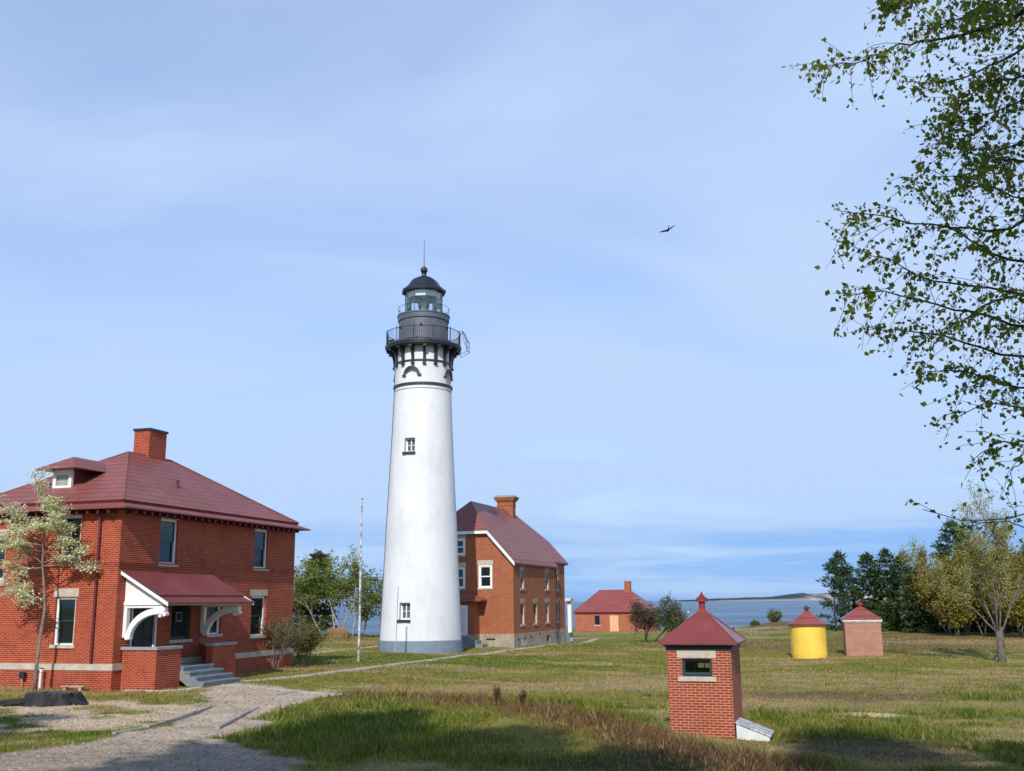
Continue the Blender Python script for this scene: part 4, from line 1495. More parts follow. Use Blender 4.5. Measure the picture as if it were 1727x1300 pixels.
b.add([(-5.06, 9.79, 11.30), (-3.20, 9.79, 11.30), (-3.20, 11.01, 11.30), (-5.06, 11.01, 11.30), (-4.8, 10.05, 11.48), (-3.46, 10.05, 11.48), (-3.46, 10.75, 11.48), (-4.8, 10.75, 11.48)],
      [(0, 3, 2, 1), (4, 5, 6, 7), (0, 1, 5, 4), (1, 2, 6, 5), (2, 3, 7, 6), (3, 0, 4, 7)])
b.build('chimney_cap', plain('cap_cement', (.30, .30, .27), .9, noise=.3), chb)
for h in h_lo + h_up:
    window(D, WR2, *h, frame=plain('cream_paint', (.68, .63, .52), .6) if 'cream_paint' not in MATS else MATS['cream_paint'], sash=plain('brown_sash', (.10, .065, .05), .5) if 'brown_sash' not in MATS else MATS['brown_sash'], fw=.10, lintel=.28, sill=.13, stone=STONE, lw=.09, depth=.14)
for h in (h_far_lo, h_far_up):
    window(D, WR3, *h, frame=MATS['cream_paint'], sash=MATS['brown_sash'], fw=.10, lintel=.28, sill=.13, stone=STONE, lw=.09, depth=.14)
for h in hF:
    window(D, WF, *h, frame=WHITE, sash=WHITE, fw=.12, lintel=.30, sill=.12, lw=.06, depth=.1, sashw=.07)
b = MB()
b.tube([(.02, yr + .03, 5.5), (.02, yr + .03, .8), (.10, yr + .03, .5), (.10, yr + .03, .1)], .05, 6)
b.build('downspout', BROWNB, D)
# lean-to entry in the shade of the tower
b = MB()
b.box(-5.8, -2.55, -1.0, -.002, zst, 3.12)
ve = b.build('entry_vestibule', BRICK2, D)
b = MB()
b.box(-5.8, -2.52, -1.04, -.05, -.6, zst)
b.build('vestibule_base', STONE, ve)
b = MB()
e0, e1, ey0, ez0, ez1 = -5.9, -1.95, -1.35, 3.14, 3.90
b.poly((e0, ey0, ez0), (e1, ey0, ez0), (-3.6, -.01, ez1), (e0, -.01, ez1))
b.poly((e1, ey0, ez0), (e1, -.01, ez0 + .02), (-3.6, -.01, ez1))
b.poly((e0, ey0, ez0 - .09), (e1, ey0, ez0 - .09), (e1, -.01, ez0 - .09), (e0, -.01, ez0 - .09))
b.poly((e0, ey0, ez0 - .09), (e1, ey0, ez0 - .09), (e1, ey0, ez0), (e0, ey0, ez0))
b.poly((e1, ey0, ez0 - .09), (e1, -.01, ez0 - .09), (e1, -.01, ez0), (e1, ey0, ez0))
b.build('vestibule_roof', ROOF2, ve)
b = MB()
b.box(-4.05, -3.02, -1.07, -1.0, .76, 2.78)
vd = b.build('side_door', WHITE, D)
b = MB()
b.box(-3.92, -3.15, -1.085, -1.07, .9, 2.6)
b.build('door_panel', plain('pale_grey_paint', (.60, .62, .64), .6), vd)
b = MB()
b.box(-4.3, -2.45, -2.0, -1.0, .30, .72)
b.box(-2.45, -2.0, -2.0, -1.05, -.3, .44)
b.box(-2.0, -1.55, -2.0, -1.05, -.3, .20)
b.box(-4.3, -2.45, -2.0, -1.9, -.3, .30)
b.build('steps', GREYSTEP, ve, bevel=.01)
# lake side porch
b = MB()
b.box(-2.6, .10, DL - .38, DL + .55, 3.02, 3.16)
b.box(-2.6, .17, DL - .38, DL + .62, 3.16, 3.24)
pr = b.build('porch_roof', plain('porch_white_paint', (.62, .64, .66), .6), D)
for x_ in (-.10,):
    for y_ in (DL + .15,):
        b = MB()
        b.box(x_ - .15, x_ + .15, y_ - .15, y_ + .15, .5, 3.02)
        b.box(x_ - .2, x_ + .2, y_ - .2, y_ + .2, 2.85, 3.02)
        b.build('porch_post', WHITE, pr)
b = MB()
b.box(-2.6, .02, DL - .38, DL + .5, -.9, .50)
pb = b.build('porch_base', plain('slate_blue_paint', (.12, .165, .21), .6), D)
b = MB()
b.box(.021, .034, DL - .25, DL + .40, -.22, .10)
b.build('pale_panel', WHITE, pb)

# ------------------------------------------------------------------ low fog signal house near the shore
Fh = thing('low_brick_house', 'low red brick building with hipped red roof standing near the lake shore', 'house', (17.494, 140.0, -.92), 20)
fz = .92
FW, FD = 9.85, 7.6
b = MB()
hw_, hd_ = (6.42, 7.12, 1.05 - .15 + fz - .92 + .0, 2.02), (3.84, 5.02, -.05, 2.0)
z0f, z1f = -.5, 2.42
hw_ = (6.42, 7.12, .78, 2.0)
wall_panel(b, WF, 0, FW, z0f, z1f, [hw_, hd_], .2)
b.poly((0, 0, z0f), (0, FD, z0f), (0, FD, z1f), (0, 0, z1f))
b.poly((-FW, 0, z0f), (-FW, FD, z0f), (-FW, FD, z1f), (-FW, 0, z1f))
b.poly((0, FD, z0f), (-FW, FD, z0f), (-FW, FD, z1f), (0, FD, z1f))
b.build('wall', brick('faded_red_brick', (.42, .10, .052), (.33, .075, .04), (.46, .21, .13), pale=.2), Fh)
b = MB()
eo, ze_, zr_ = .25, 2.50, 5.42
c = [(eo, -eo, ze_), (eo, FD + eo, ze_), (-FW - eo, FD + eo, ze_), (-FW - eo, -eo, ze_)]
a_, e_ = (-3.1, FD / 2, zr_), (-7.4, FD / 2, zr_)
b.poly(c[3], c[0], a_, e_)
b.poly(c[0], c[1], a_)
b.poly(c[1], c[2], e_, a_)
b.poly(c[2], c[3], e_)
fr = b.build('roof', ROOF2, Fh)
b = MB()
b.box(-FW - eo, eo, -eo, FD + eo, ze_ - .16, ze_ - .004)
b.build('eave_board', TRIMRED, fr)
b = MB()
b.box(-3.75, -2.95, 3.3, 4.1, 4.6, 6.55)
b.build('chimney', BRICK2, fr)
window(Fh, WF, *hw_, frame=BLACK, sash=BLACK, fw=.05, lintel=0, sill=.14, mid=False, grid=(3, 4), lw=.12, depth=.12)
b = MB()
wbox(b, WF, 3.84, 5.02, -.12, .03, -.1, 2.0)
b.build('boarded_door', BOARD, Fh)

# ------------------------------------------------------------------ small brick shed with window, and the hatch beside it
S = thing('brick_shed', 'small square brick shed with dark framed window and red pyramid roof', 'shed', (5.67, 28.0, -.46), 18.4)
sz = .46
SW, SD = 1.68, 1.98
hs = (.51, 1.29, 1.03 + sz, 1.48 + sz)
z0s, z1s = -.6, 1.80 + sz
b = MB()
wall_panel(b, WF, 0, SW, z0s, z1s, [hs], .2)
WBk = ((-SW, SD), (1, 0), (0, 1))
hsb = (.44, .96, 1.06 + sz, 1.34 + sz)
wall_panel(b, WBk, 0, SW, z0s, z1s, [hsb], .2)
b.poly((0, 0, z0s), (0, SD, z0s), (0, SD, z1s), (0, 0, z1s))
b.poly((-SW, 0, z0s), (-SW, SD, z0s), (-SW, SD, z1s), (-SW, 0, z1s))
sw_ = b.build('wall', BRICK3, S)
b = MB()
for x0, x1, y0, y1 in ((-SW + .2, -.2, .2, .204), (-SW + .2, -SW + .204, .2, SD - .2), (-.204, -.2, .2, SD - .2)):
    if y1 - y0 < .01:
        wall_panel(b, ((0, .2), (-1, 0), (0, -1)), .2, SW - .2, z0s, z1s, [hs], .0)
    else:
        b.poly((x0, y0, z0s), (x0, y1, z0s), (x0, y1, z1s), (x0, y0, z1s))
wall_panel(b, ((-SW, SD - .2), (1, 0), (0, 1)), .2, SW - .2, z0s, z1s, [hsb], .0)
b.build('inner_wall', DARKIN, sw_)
wS = window(S, WF, *hs, frame=GREEN, sash=plain('teal_sash', (.014, .055, .06), .45), fw=.035, lintel=0, sill=0, mid=False, depth=.12, sashw=.03, glass=GLASSC, grid=None, label='low wide window with dark green frame')
b = MB()
b.box(-hs[1] + .036, -hs[0] - .036, .035, .075, hs[2] + .03, hs[2] + .10)
b.build('lower_rail', MATS['teal_sash'], wS)
b = MB()
b.box(-1.42, -.39, -.012, .12, 1.50 + sz, 1.70 + sz)
b.build('lintel', CREAM, wS)
b = MB()
b.box(-1.41, -.40, -.05, .12, .90 + sz, 1.025 + sz)
b.build('sill', CREAM, wS, bevel=.008)
window(S, WBk, *hsb, frame=GREEN, sash=GREEN, fw=.05, lintel=0, sill=.08, mid=False, depth=.12, sashw=.03, glass=GLASSC, grid=(2, 1), label='rear window with two panes')
b = MB()
b.box(-SW - .03, .03, -.03, SD + .03, 1.70 + sz, 1.80 + sz)
b.box(-SW - .09, .09, -.09, SD + .09, 1.80 + sz, 1.87 + sz)
b.build('frieze_board', plain('black_green_paint', (.008, .014, .018), .45), S)
b = MB()
eo = .19
zb0, zb1 = 1.875 + sz, 2.62 + sz
cx0, cy0 = -SW / 2, SD / 2
lo = [(eo, -eo), (eo, SD + eo), (-SW - eo, SD + eo), (-SW - eo, -eo)]
hi = [(cx0 + .17, cy0 - .17), (cx0 + .17, cy0 + .17), (cx0 - .17, cy0 + .17), (cx0 - .17, cy0 - .17)]
for i in range(4):
    j = (i + 1) % 4
    b.poly((*lo[i], zb0 + .02), (*lo[j], zb0 + .02), (*hi[j], zb1), (*hi[i], zb1))
    b.poly((*lo[i], zb0 + .02), (*lo[j], zb0 + .02), (*lo[j], zb0 - .03), (*lo[i], zb0 - .03))
b.poly(*[(*q, zb0 - .03) for q in lo])
sr_ = b.build('roof', ROOF3, S)
b = MB()
for i in range(4):
    b.tube([(*lo[i], zb0 + .025), (*hi[i], zb1 + .005)], .022, 6)
b.build('hip_rolls', ROOF3, sr_)
b = MB()
for i in range(4):
    j = (i + 1) % 4
    q = lambda p, k: (cx0 + (p[0] - cx0) * k, cy0 + (p[1] - cy0) * k)
    b.poly((*q(hi[i], 1.12), zb1 - .01), (*q(hi[j], 1.12), zb1 - .01), (*q(hi[j], .45), zb1 + .14), (*q(hi[i], .45), zb1 + .14))
b.lathe([(.085, zb1 + .08), (.085, zb1 + .33), (.15, zb1 + .335), (.15, zb1 + .43), (.10, zb1 + .46), (.05, zb1 + .52), (.006, zb1 + .62)], 20, c=(cx0, cy0))
b.build('vent_cap', REDCAP, sr_, smooth='auto')

K = thing('cellar_hatch', 'low white wedge shaped hatch with peeling grey lid beside the small brick shed', 'hatch', (5.67, 28.0, -.46), 18.4)
b = MB()
b.prism([(.04, .05, -.3), (.86, .05, -.3), (.86, .05, .01), (.04, .05, .31)], (0, 1.05, 0))
b.build('hatch_box', HATCHW, K)
b = MB()
b.prism([(.02, .02, .33), (.90, .02, .015), (.90, .02, .05), (.02, .02, .37)], (0, 1.11, 0))
b.build('lid', LIDM, K)

# ------------------------------------------------------------------ yellow tank shed and pink brick shed
Y = thing('oil_tank_house', 'round yellow metal oil house with conical red roof in the field', 'oil house', (18.50, 67.0, -.58), 12)
b = MB()
b.lathe([(1.06, -.3), (1.06, .12), (1.075, .13), (1.075, 1.96), (1.06, 1.98)], 64)
for k in range(12):
    a = 2 * math.pi * k / 12
    b.tube([(1.077 * math.cos(a), 1.077 * math.sin(a), .1), (1.077 * math.cos(a), 1.077 * math.sin(a), 1.96)], .008, 4)
b.build('wall', YELLOW, Y, smooth='auto')
b = MB()
b.lathe([(1.05, 1.93), (1.20, 1.95), (1.22, 2.03), (.72, 2.42), (.30, 2.70), (.13, 2.86)], 40)
yr_ = b.build('roof', ROOF2, Y, smooth='auto')
b = MB()
b.lathe([(.12, 2.82), (.11, 2.98), (.24, 2.99), (.23, 3.05), (.12, 3.10), (.05, 3.16), (.01, 3.18)], 20)
b.build('vent_cap', TRIMRED, yr_, smooth='auto')

O = thing('brick_outhouse', 'windowless pale pinkish brick shed with white eave board in front of pines', 'shed', (23.12, 67.0, -.52), 14)
OW, OD = 2.2, 2.2
b = MB()
b.box(-OW, 0, 0, OD, -.4, 2.10)
b.build('wall', BRICK4, O)
b = MB()
b.box(-OW - .1, .1, -.1, OD + .1, 2.10, 2.22)
b.box(-OW - .06, .06, -.06, OD + .06, 2.04, 2.10)
b.build('eave_board', plain('chalky_white', (.70, .64, .60), .8, noise=.3, nscale=7), O)
b = MB()
eo = .14
cx0, cy0 = -OW / 2, OD / 2
lo = [(eo, -eo), (eo, OD + eo), (-OW - eo, OD + eo), (-OW - eo, -eo)]
hi = [(cx0 + .2, cy0 - .2), (cx0 + .2, cy0 + .2), (cx0 - .2, cy0 + .2), (cx0 - .2, cy0 - .2)]
for i in range(4):
    j = (i + 1) % 4
    b.poly((*lo[i], 2.23), (*lo[j], 2.23), (*hi[j], 2.96), (*hi[i], 2.96))
b.poly(*[(*q, 2.225) for q in lo])
b.poly(*[(*q, 2.96) for q in hi])
orf = b.build('roof', ROOF2, O)
b = MB()
b.lathe([(.13, 2.92), (.12, 3.10), (.19, 3.12), (.19, 3.20), (.10, 3.27), (.03, 3.36), (.005, 3.42)], 20, c=(cx0, cy0))
b.build('vent_cap', REDCAP, orf, smooth='auto')

# ------------------------------------------------------------------ flagpole, posts, stump
fp = thing('flagpole', 'bare white flagpole with dark scuffs on the grass between house and tower', 'flagpole', (-8.06, 55.16, .07), 0)
b = MB()
b.tube([(0, 0, -.2), (0.03, 0, 2.5), (.0, 0, 5.5), (.03, 0, 8.3)], [.065, .058, .048, .035], 8)
b.build('pole', plain('scuffed_white_paint', (.78, .78, .76), .6, noise=.85, nscale=2.2), fp)
b = MB()
b.lathe([(.02, 8.28), (.06, 8.32), (.06, 8.38), (.01, 8.42)], 10, c=(.03, 0))
b.tube([(.06, -.02, 8.2), (.10, -.03, 5), (.08, -.03, 1.4)], .006, 4)
b.build('halyard', WOODP, fp)

st = thing('tree_stump', 'charred black tree stump on sandy ground before the brick house', 'stump', (-14.37, 33.35, .03), 0)
rg = np.random.default_rng(4)
b = MB()
n_ = 72
ang = np.linspace(0, 2 * math.pi, n_, endpoint=False)
lob = 1 + .10 * np.sin(3 * ang + 1) + .05 * np.sin(7 * ang) + .015 * np.sin(17 * ang + 2) + .02 * rg.standard_normal(n_)
vs, prf_ = [], [(.98, -.15), (.90, .03), (.83, .15), (.80, .27), (.76, .34)]
for i, (r_, z) in enumerate(prf_):
    for k in range(n_):
        l = lob[k] * (1 + .03 * rg.standard_normal())
        vs.append((r_ * l * math.cos(ang[k]), .75 * r_ * l * math.sin(ang[k]), z + .018 * rg.standard_normal() * (i > 1)))
fs = [(i * n_ + k, i * n_ + (k + 1) % n_, (i + 1) * n_ + (k + 1) % n_, (i + 1) * n_ + k) for i in range(len(prf_) - 1) for k in range(n_)]
b.add(vs, fs)
sb = b.build('stump_side', CHARCOAL, st, smooth=True)
b = MB()
top = vs[-n_:]
b.add(top + [(.45 * x, .45 * y, .35 + .02 * rg.standard_normal()) for x, y, z in top] + [(0, 0, .33)], [(k, (k + 1) % n_, n_ + (k + 1) % n_, n_ + k) for k in range(n_)] + [(n_ + k, n_ + (k + 1) % n_, 2 * n_) for k in range(n_)])
b.build('cut_top', plain('burnt_cut_wood', (.075, .072, .075), .75, noise=.6, nscale=6), sb)
for a, l in ((3.3, 2.2), (3.9, 1.2), (5.9, .6)):
    b = MB()
    p0 = Vector((.8 * math.cos(a), .6 * math.sin(a), .1))
    b.tube([p0, p0 + Vector((l * .5 * math.cos(a), l * .4 * math.sin(a), -.04)), p0 + Vector((l * math.cos(a + .15), l * .8 * math.sin(a + .15), -.12))], [.10, .06, .02], 6)
    b.build('root', CHARCOAL, st)

for x_, y_, h_, m_, lab in ((23.9, 107.7, .62, plain('post_wood', (.26, .21, .13), .8), 'taller one of two pale posts at the brown bank by the shore'), (24.35, 107.6, .5, MATS['post_wood'], 'lower one of two pale posts at the brown bank by the shore'),
                            (23.3, 113.0, .6, BROWNB, 'short dark post at the lake edge behind the shed roof')):
    p = thing('post', lab, 'post', (x_, y_, gz1(x_, y_)), 0, 'posts by the shore')
    b = MB()
    b.box(-.07, .07, -.07, .07, -.2, h_)
    b.add([(-.09, -.09, h_), (.09, -.09, h_), (.09, .09, h_), (-.09, .09, h_), (0, 0, h_ + .08)], [(0, 1, 4), (1, 2, 4), (2, 3, 4), (3, 0, 4), (3, 2, 1, 0)])
    b.build('stake', m_, p)

# ------------------------------------------------------------------ plants
def unit(v):
    return v / (np.linalg.norm(v, axis=-1, keepdims=True) + 1e-9)


def leaves(name, m, parent, centers, rg, per, spread, size, aspect=.55, droop=.0, fold=.25, flat=0.0):
    """many small folded leaves scattered round the given twig points"""
    C_ = np.repeat(np.asarray(centers, float), per, axis=0)
    n = len(C_)
    sp = np.asarray(spread) * np.ones(3)
    C_ = C_ + rg.standard_normal((n, 3)) * sp
    L = size * (.6 + .8 * rg.random(n))
    d = rg.standard_normal((n, 3))
    d[:, 2] = d[:, 2] * (1 - flat) - droop
    d = unit(d)
    r = rg.standard_normal((n, 3))
    if flat:
        r[:, 2] *= (1 - flat)
    s = unit(np.cross(d, r))
    if flat:
        s = unit(np.cross(d, np.array([0, 0, 1.]) + .35 * rg.standard_normal((n, 3))))
    nn = np.cross(s, d)
    w_ = (L * aspect * .5)[:, None]
    L = L[:, None]
    base = C_
    mid = C_ + d * L * .42
    tip = C_ + d * L
    V = np.stack([base, mid + s * w_ + nn * w_ * fold, tip, mid - s * w_ + nn * w_ * fold], 1).reshape(-1, 3)
    F = np.arange(n * 4).reshape(n, 4)
    return arrays_obj(name, V, F, m, parent)


def grow(rg, p, d, L, r, lev, maxlev, nch, out, tips, ang=.7, up=.15, wig=.18, shrink=.62, start=.3, rend=.45):
    n = 5 if lev < maxlev else 4
    pts, q, dd = [p], p.copy(), d.copy()
    for i in range(n):
        dd = dd + rg.standard_normal(3) * wig + np.array([0, 0, up * .3])
        dd = dd / np.linalg.norm(dd)
        q = q + dd * L / n
        pts.append(q.copy())
    rad = [r * (1 - (1 - rend) * i / n) for i in range(n + 1)]
    out.append((pts, rad, lev))
    if lev >= maxlev:
        tips += pts[1:]
        return
    k_ = nch[lev]
    for k in range(k_):
        t = start + (1 - start) * (k + rg.random()) / k_
        i = min(int(t * n), n - 1)
        f = t * n - i
        b_ = pts[i] * (1 - f) + pts[i + 1] * f
        loc = pts[i + 1] - pts[i]
        loc = loc / np.linalg.norm(loc)
        ax = np.cross(loc, rg.standard_normal(3))
        ax = ax / (np.linalg.norm(ax) + 1e-9)
        a = ang * (.7 + .6 * rg.random())
        nd = loc * math.cos(a) + ax * math.sin(a) + np.array([0, 0, up])
        nd = nd / np.linalg.norm(nd)
        grow(rg, b_, nd, L * shrink * (.7 + .5 * rg.random()), r * (.35 + .3 * (1 - t)) + .002, lev + 1, maxlev, nch, out, tips, ang, up, wig, shrink, .25, rend)


def branches(segs, name, m, parent, minr=.006, n=5):
    b = MB()
    for pts, rad, lev in segs:
        b.tube(pts, [max(minr, q) for q in rad], n if lev < 2 else 4)
    return b.build(name, m, parent, smooth=True)


def tree(name, label, cat, x, y, seed, h, stems, r, leafm, barkm, lsize, per, spread, maxlev=3, nch=(5, 4, 3), ang=.6, up=.25, wig=.12, shrink=.55, lean=0.1, group=None, droop=0., crown='crown', sink=.1, start=.3, dirs=None, flat=0., twig=.006):
    rg = np.random.default_rng(seed)
    o = thing(name, label, cat, (x, y, gz1(x, y)), 0, group)
    segs, tips = [], []
    for k in range(stems):
        a = 2 * math.pi * (k + .5 * rg.random()) / stems
        d = np.array([math.cos(a) * lean, math.sin(a) * lean, 1.0]) if dirs is None else np.array(dirs[k], float)
        d = d / np.linalg.norm(d)
        p0 = np.array([math.cos(a), math.sin(a), 0]) * r * (1.2 if stems > 1 else 0) + np.array([0, 0, -sink])
        grow(rg, p0, d, h * (.8 + .2 * rg.random()), r * (.75 + .35 * rg.random()), 0, maxlev, nch, segs, tips, ang, up, wig, shrink, start)
    branches([q for q in segs if q[2] <= 1], 'trunk', barkm, o, twig)
    c_ = leaves(crown, leafm, o, tips, rg, per, spread, lsize, droop=droop, flat=flat)
    tw = branches([q for q in segs if q[2] > 1], 'twigs', barkm, c_, twig, 4)
    return o


def conifer(name, label, x, y, seed, h, rad, leafm, barkm=BARKD, base=.12, shape='pine', nb=6, dz=.55, clump=.42, per=16, group=None, cat='tree', droop=0.0, z=None, full=1.0, lean=0.0):
    """trunk with whorls of boughs; needles as many narrow blades in clumps along each bough"""
    rg = np.random.default_rng(seed)
    o = thing(name, label, cat, (x, y, gz1(x, y) if z is None else z), 0, group)
    b = MB()
    tp = [np.array([lean * (q / h) ** 2 * h * .1 + .04 * rg.standard_normal(), .04 * rg.standard_normal(), q]) for q in np.linspace(-.2, h * .985, 9)]
    b.tube(tp, [max(.012, h * .016 * (1 - i / 8.3)) for i in range(9)], 7)
    zz = h * base
    cen, dirs = [], []
    bb = MB()
    while zz < h * .99:
        t = (zz / h - base) / (1 - base)
        if shape == 'spruce':
            R_ = rad * (1 - t) ** .85 + .08
        elif shape == 'dome':
            R_ = rad * (min(1, (t + .12) / .35) * (1 - max(0, (t - .35) / .65) ** 2.2) ** .5 if t < 1 else .1) + .1
        else:
            R_ = rad * (math.sin(math.pi * min(1, .18 + .80 * t)) ** .7) * (1.05 - .45 * t) + .1
        m_ = max(3, int(nb * (.6 + .6 * rg.random())))
        a0 = rg.random() * 6.28
        for k in range(m_):
            if rg.random() > full:
                continue
            a = a0 + 2 * math.pi * k / m_ + .5 * (rg.random() - .5)
            l = R_ * (.65 + .5 * rg.random())
            rise = (.30 if shape != 'spruce' else -.18) * l * (1 if t > .3 else .2) - droop * l
            p0 = np.array([np.interp(zz, [q[2] for q in tp], [q[0] for q in tp]), 0, zz])
            p1 = p0 + np.array([math.cos(a) * l * .5, math.sin(a) * l * .5, rise * .25 - .05 * l])
            p2 = p0 + np.array([math.cos(a) * l, math.sin(a) * l, rise])
            bb.tube([p0, p1, p2], [.012 + .012 * l, .008 + .006 * l, .006], 4)
            ns = max(2, int(l / .30))
            for i in range(ns):
                f = .28 + .72 * (i + .5) / ns
                q = p0 * (1 - f) ** 2 + 2 * p1 * f * (1 - f) + p2 * f * f
                cen.append(q)
                dirs.append([math.cos(a), math.sin(a), .35 if shape != 'spruce' else -.1])
        zz += dz * (.75 + .5 * rg.random()) * (1 - .35 * t)
    for i in range(4):
        cen.append(np.array([0, 0, h * (.95 + .02 * i)]) + tp[-1] * np.array([1, 1, 0]))
        dirs.append([0, 0, 1])
    b.build('trunk', barkm, o, smooth=True)
    cen, dirs = np.array(cen), np.array(dirs)
    C_ = np.repeat(cen, per, 0) + rg.standard_normal((len(cen) * per, 3)) * np.array([clump * .42, clump * .42, clump * .20])
    d = unit(np.repeat(dirs, per, 0) + .75 * rg.standard_normal((len(C_), 3)) * np.array([1, 1, .7]))
    s = unit(np.cross(d, rg.standard_normal((len(C_), 3))))
    L = (clump * (.55 + .6 * rg.random(len(C_))))[:, None]
    w_ = L * .16
    V = np.stack([C_ - s * w_ * .6, C_ + d * L * .45 + s * w_, C_ + d * L, C_ + d * L * .45 - s * w_], 1).reshape(-1, 3)
    cr_ = arrays_obj('crown', V, np.arange(len(V)).reshape(-1, 4), leafm, o)
    bb.build('boughs', barkm, cr_)
    return o


NEEDLE = leafmat('pine_needles', (0.014, 0.034, 0.010), (0.070, 0.108, 0.024), .12, .55)
NEEDLE2 = leafmat('spruce_needles', (0.045, 0.065, 0.020), (0.10, 0.115, 0.035), .15, .55)
NEEDLE3 = leafmat('bluish_needles', (0.030, 0.062, 0.034), (0.065, 0.11, 0.045), .15, .55)
YLEAF = leafmat('spring_yellow_leaves', (0.150, 0.140, 0.018), (0.27, 0.215, 0.040), .35)
YLEAF2 = leafmat('spring_bronze_leaves', (0.185, 0.145, 0.025), (0.25, 0.215, 0.040), .35)
GLEAF = leafmat('fresh_birch_leaves', (0.140, 0.190, 0.028), (0.25, 0.285, 0.062), .45)
GLEAF2 = leafmat('willow_leaves', (0.075, 0.090, 0.035), (0.135, 0.145, 0.065), .3)
BLOSSOM = leafmat('white_blossom', (0.70, 0.67, 0.52), (0.84, 0.82, 0.72), .40)
PALEBUD = leafmat('pale_buds', (0.26, 0.245, 0.055), (0.44, 0.41, 0.14), .4)
SHRUBL = leafmat('reddish_shrub_leaves', (0.120, 0.100, 0.028), (0.155, 0.155, 0.032), .35)
SHRUBG = leafmat('olive_shrub_leaves', (0.100, 0.115, 0.018), (0.16, 0.155, 0.030), .35)
BLEAF = leafmat('birch_leaves', (0.105, 0.155, 0.013), (0.26, 0.29, 0.026), .48, .45, .4)

# pines and young trees along the right side
G = 'pines and spruces at the edge of the field'
pines = [
 ('tall_pine', 'lone ragged dark pine standing apart, farthest out towards the lake', 33.9, 112, 7.3, 1.45, NEEDLE3, 'pine', .05, .52),
 ('tall_pine', 'dark pine with a leaning top next to the lone ragged pine', 36.8, 116, 8.2, 1.7, NEEDLE, 'pine', .04, 1),
 ('tall_pine', 'dark dense pine directly behind the pinkish brick shed', 38.2, 113.5, 7.9, 2.0, NEEDLE, 'pine', .10, .85),
 ('tall_pine', 'tallest broad topped pine in the dark pine row', 40.4, 114, 8.3, 2.3, NEEDLE, 'pine', .12, .85),
 ('tall_pine', 'broad topped pine between the tallest one and the sloping one', 41.6, 112.5, 7.9, 2.2, NEEDLE, 'pine', .06, .85),
 ('tall_pine', 'shorter sloping pine ending the dark pine row before the sky gap', 42.5, 111, 6.2, 1.6, NEEDLE, 'pine', .03, .85),
 ('spruce', 'thin olive spruce in front of the dark pine row', 39.6, 106, 5.6, 1.1, NEEDLE2, 'spruce', .06, .9),
 ('spruce', 'slim pointed spruce rising alone against the sky in the gap', 45.1, 116, 8.4, 1.0, NEEDLE2, 'spruce', .04, .95),
 ('spruce', 'smaller spruce tip beside the slim pointed one', 44.4, 115.2, 6.0, .8, NEEDLE2, 'spruce', .04, .95),
 ('spruce', 'dark low spruce at the field edge beneath the sky gap', 42.0, 108, 4.2, 1.6, NEEDLE, 'spruce', .02, 1),
 ('tall_pine', 'big dark pine with layered boughs above the yellowish trees', 45.4, 108, 11.0, 2.4, NEEDLE3, 'pine', .35, .85),
 ('spruce', 'dark spruce filling the shade under the slim pointed one', 43.9, 110.5, 5.6, 2.0, NEEDLE, 'spruce', .02, 1),
 ('tall_pine', 'dark pine behind the trunk of the grey budding tree', 48.4, 112, 7.4, 2.8, NEEDLE, 'dome', .02, 1),
 ('tall_pine', 'dark pine behind the yellow leaves past the budding tree', 51.0, 110, 7.8, 2.8, NEEDLE, 'dome', .02, 1),
 ('tall_pine', 'dark pine cut by the border of the photo', 54.2, 110, 8.0, 2.8, NEEDLE, 'dome', .02, 1),
]
for i, (nm, lab, x, y, h, rad, lm, shp, bs, full) in enumerate(pines):
    conifer(nm, lab, x, y, 100 + i, h, rad, lm, shape=shp, base=bs, full=full, group=G, nb=6, dz=.55, clump=.44, per=17, lean=(-1.2 if i == 1 else 0))
und = [('spruce', 'low dark sapling right behind the pinkish brick shed', 37.2, 110, 2.6, 1.2), ('spruce', 'low dark sapling under the tallest broad topped pine', 39.3, 111, 3.0, 1.4), ('spruce', 'low dark sapling beside the thin olive spruce', 40.9, 108.6, 2.8, 1.4),
       ('spruce', 'low dark sapling below the tallest yellow green tree', 43.9, 107, 3.4, 1.8), ('spruce', 'low dark sapling just past the grey budding trunk', 47.4, 106.5, 3.6, 2.0), ('spruce', 'low dark sapling under the bronze yellow tree', 41.8, 105.6, 2.6, 1.4), ('spruce', 'low dark sapling at the border of the photo', 50.6, 106.0, 3.4, 2.0)]
for i, (nm, lab, x, y, h, rad) in enumerate(und):
    conifer(nm, lab, x, y, 150 + i, h, rad, NEEDLE, shape='spruce', base=.02, group='low saplings under the pines', nb=7, dz=.42, clump=.5, per=13)
GY = 'young yellowish trees at the edge of the pine wood'
for i, (lab, x, y, h, lm, st_) in enumerate([
        ('bronze yellow young tree nearest the slim pointed spruce', 41.6, 102, 6.0, YLEAF2, 3),
        ('tallest yellow green young tree, behind the grey budding tree', 42.6, 100, 8.6, YLEAF, 3),
        ('bronze young tree with pale stems behind the grey budding trunk', 42.8, 97, 5.6, YLEAF2, 3),
        ('tall yellow green young tree cut by the border of the photo', 46.6, 98, 7.6, YLEAF, 3),
        ('low yellow bush at the border of the photo beneath taller young trees', 44.2, 92, 4.0, YLEAF, 4),
        ('small olive yellow tree before the big layered pine', 42.9, 104.5, 5.0, YLEAF, 2),
        ('low bronze bush in front of the budding tree shade', 40.4, 97, 3.6, YLEAF2, 3),
        ('yellow young tree with open crown past the budding trunk', 46.4, 101, 6.4, YLEAF, 3)]):
    tree('young_tree', lab, 'tree', x, y, 200 + i, h * .74, st_, .065, lm, BARKF, .28, 4, .28, nch=(7, 5, 3), ang=.62, up=.10, lean=.26, group=GY)
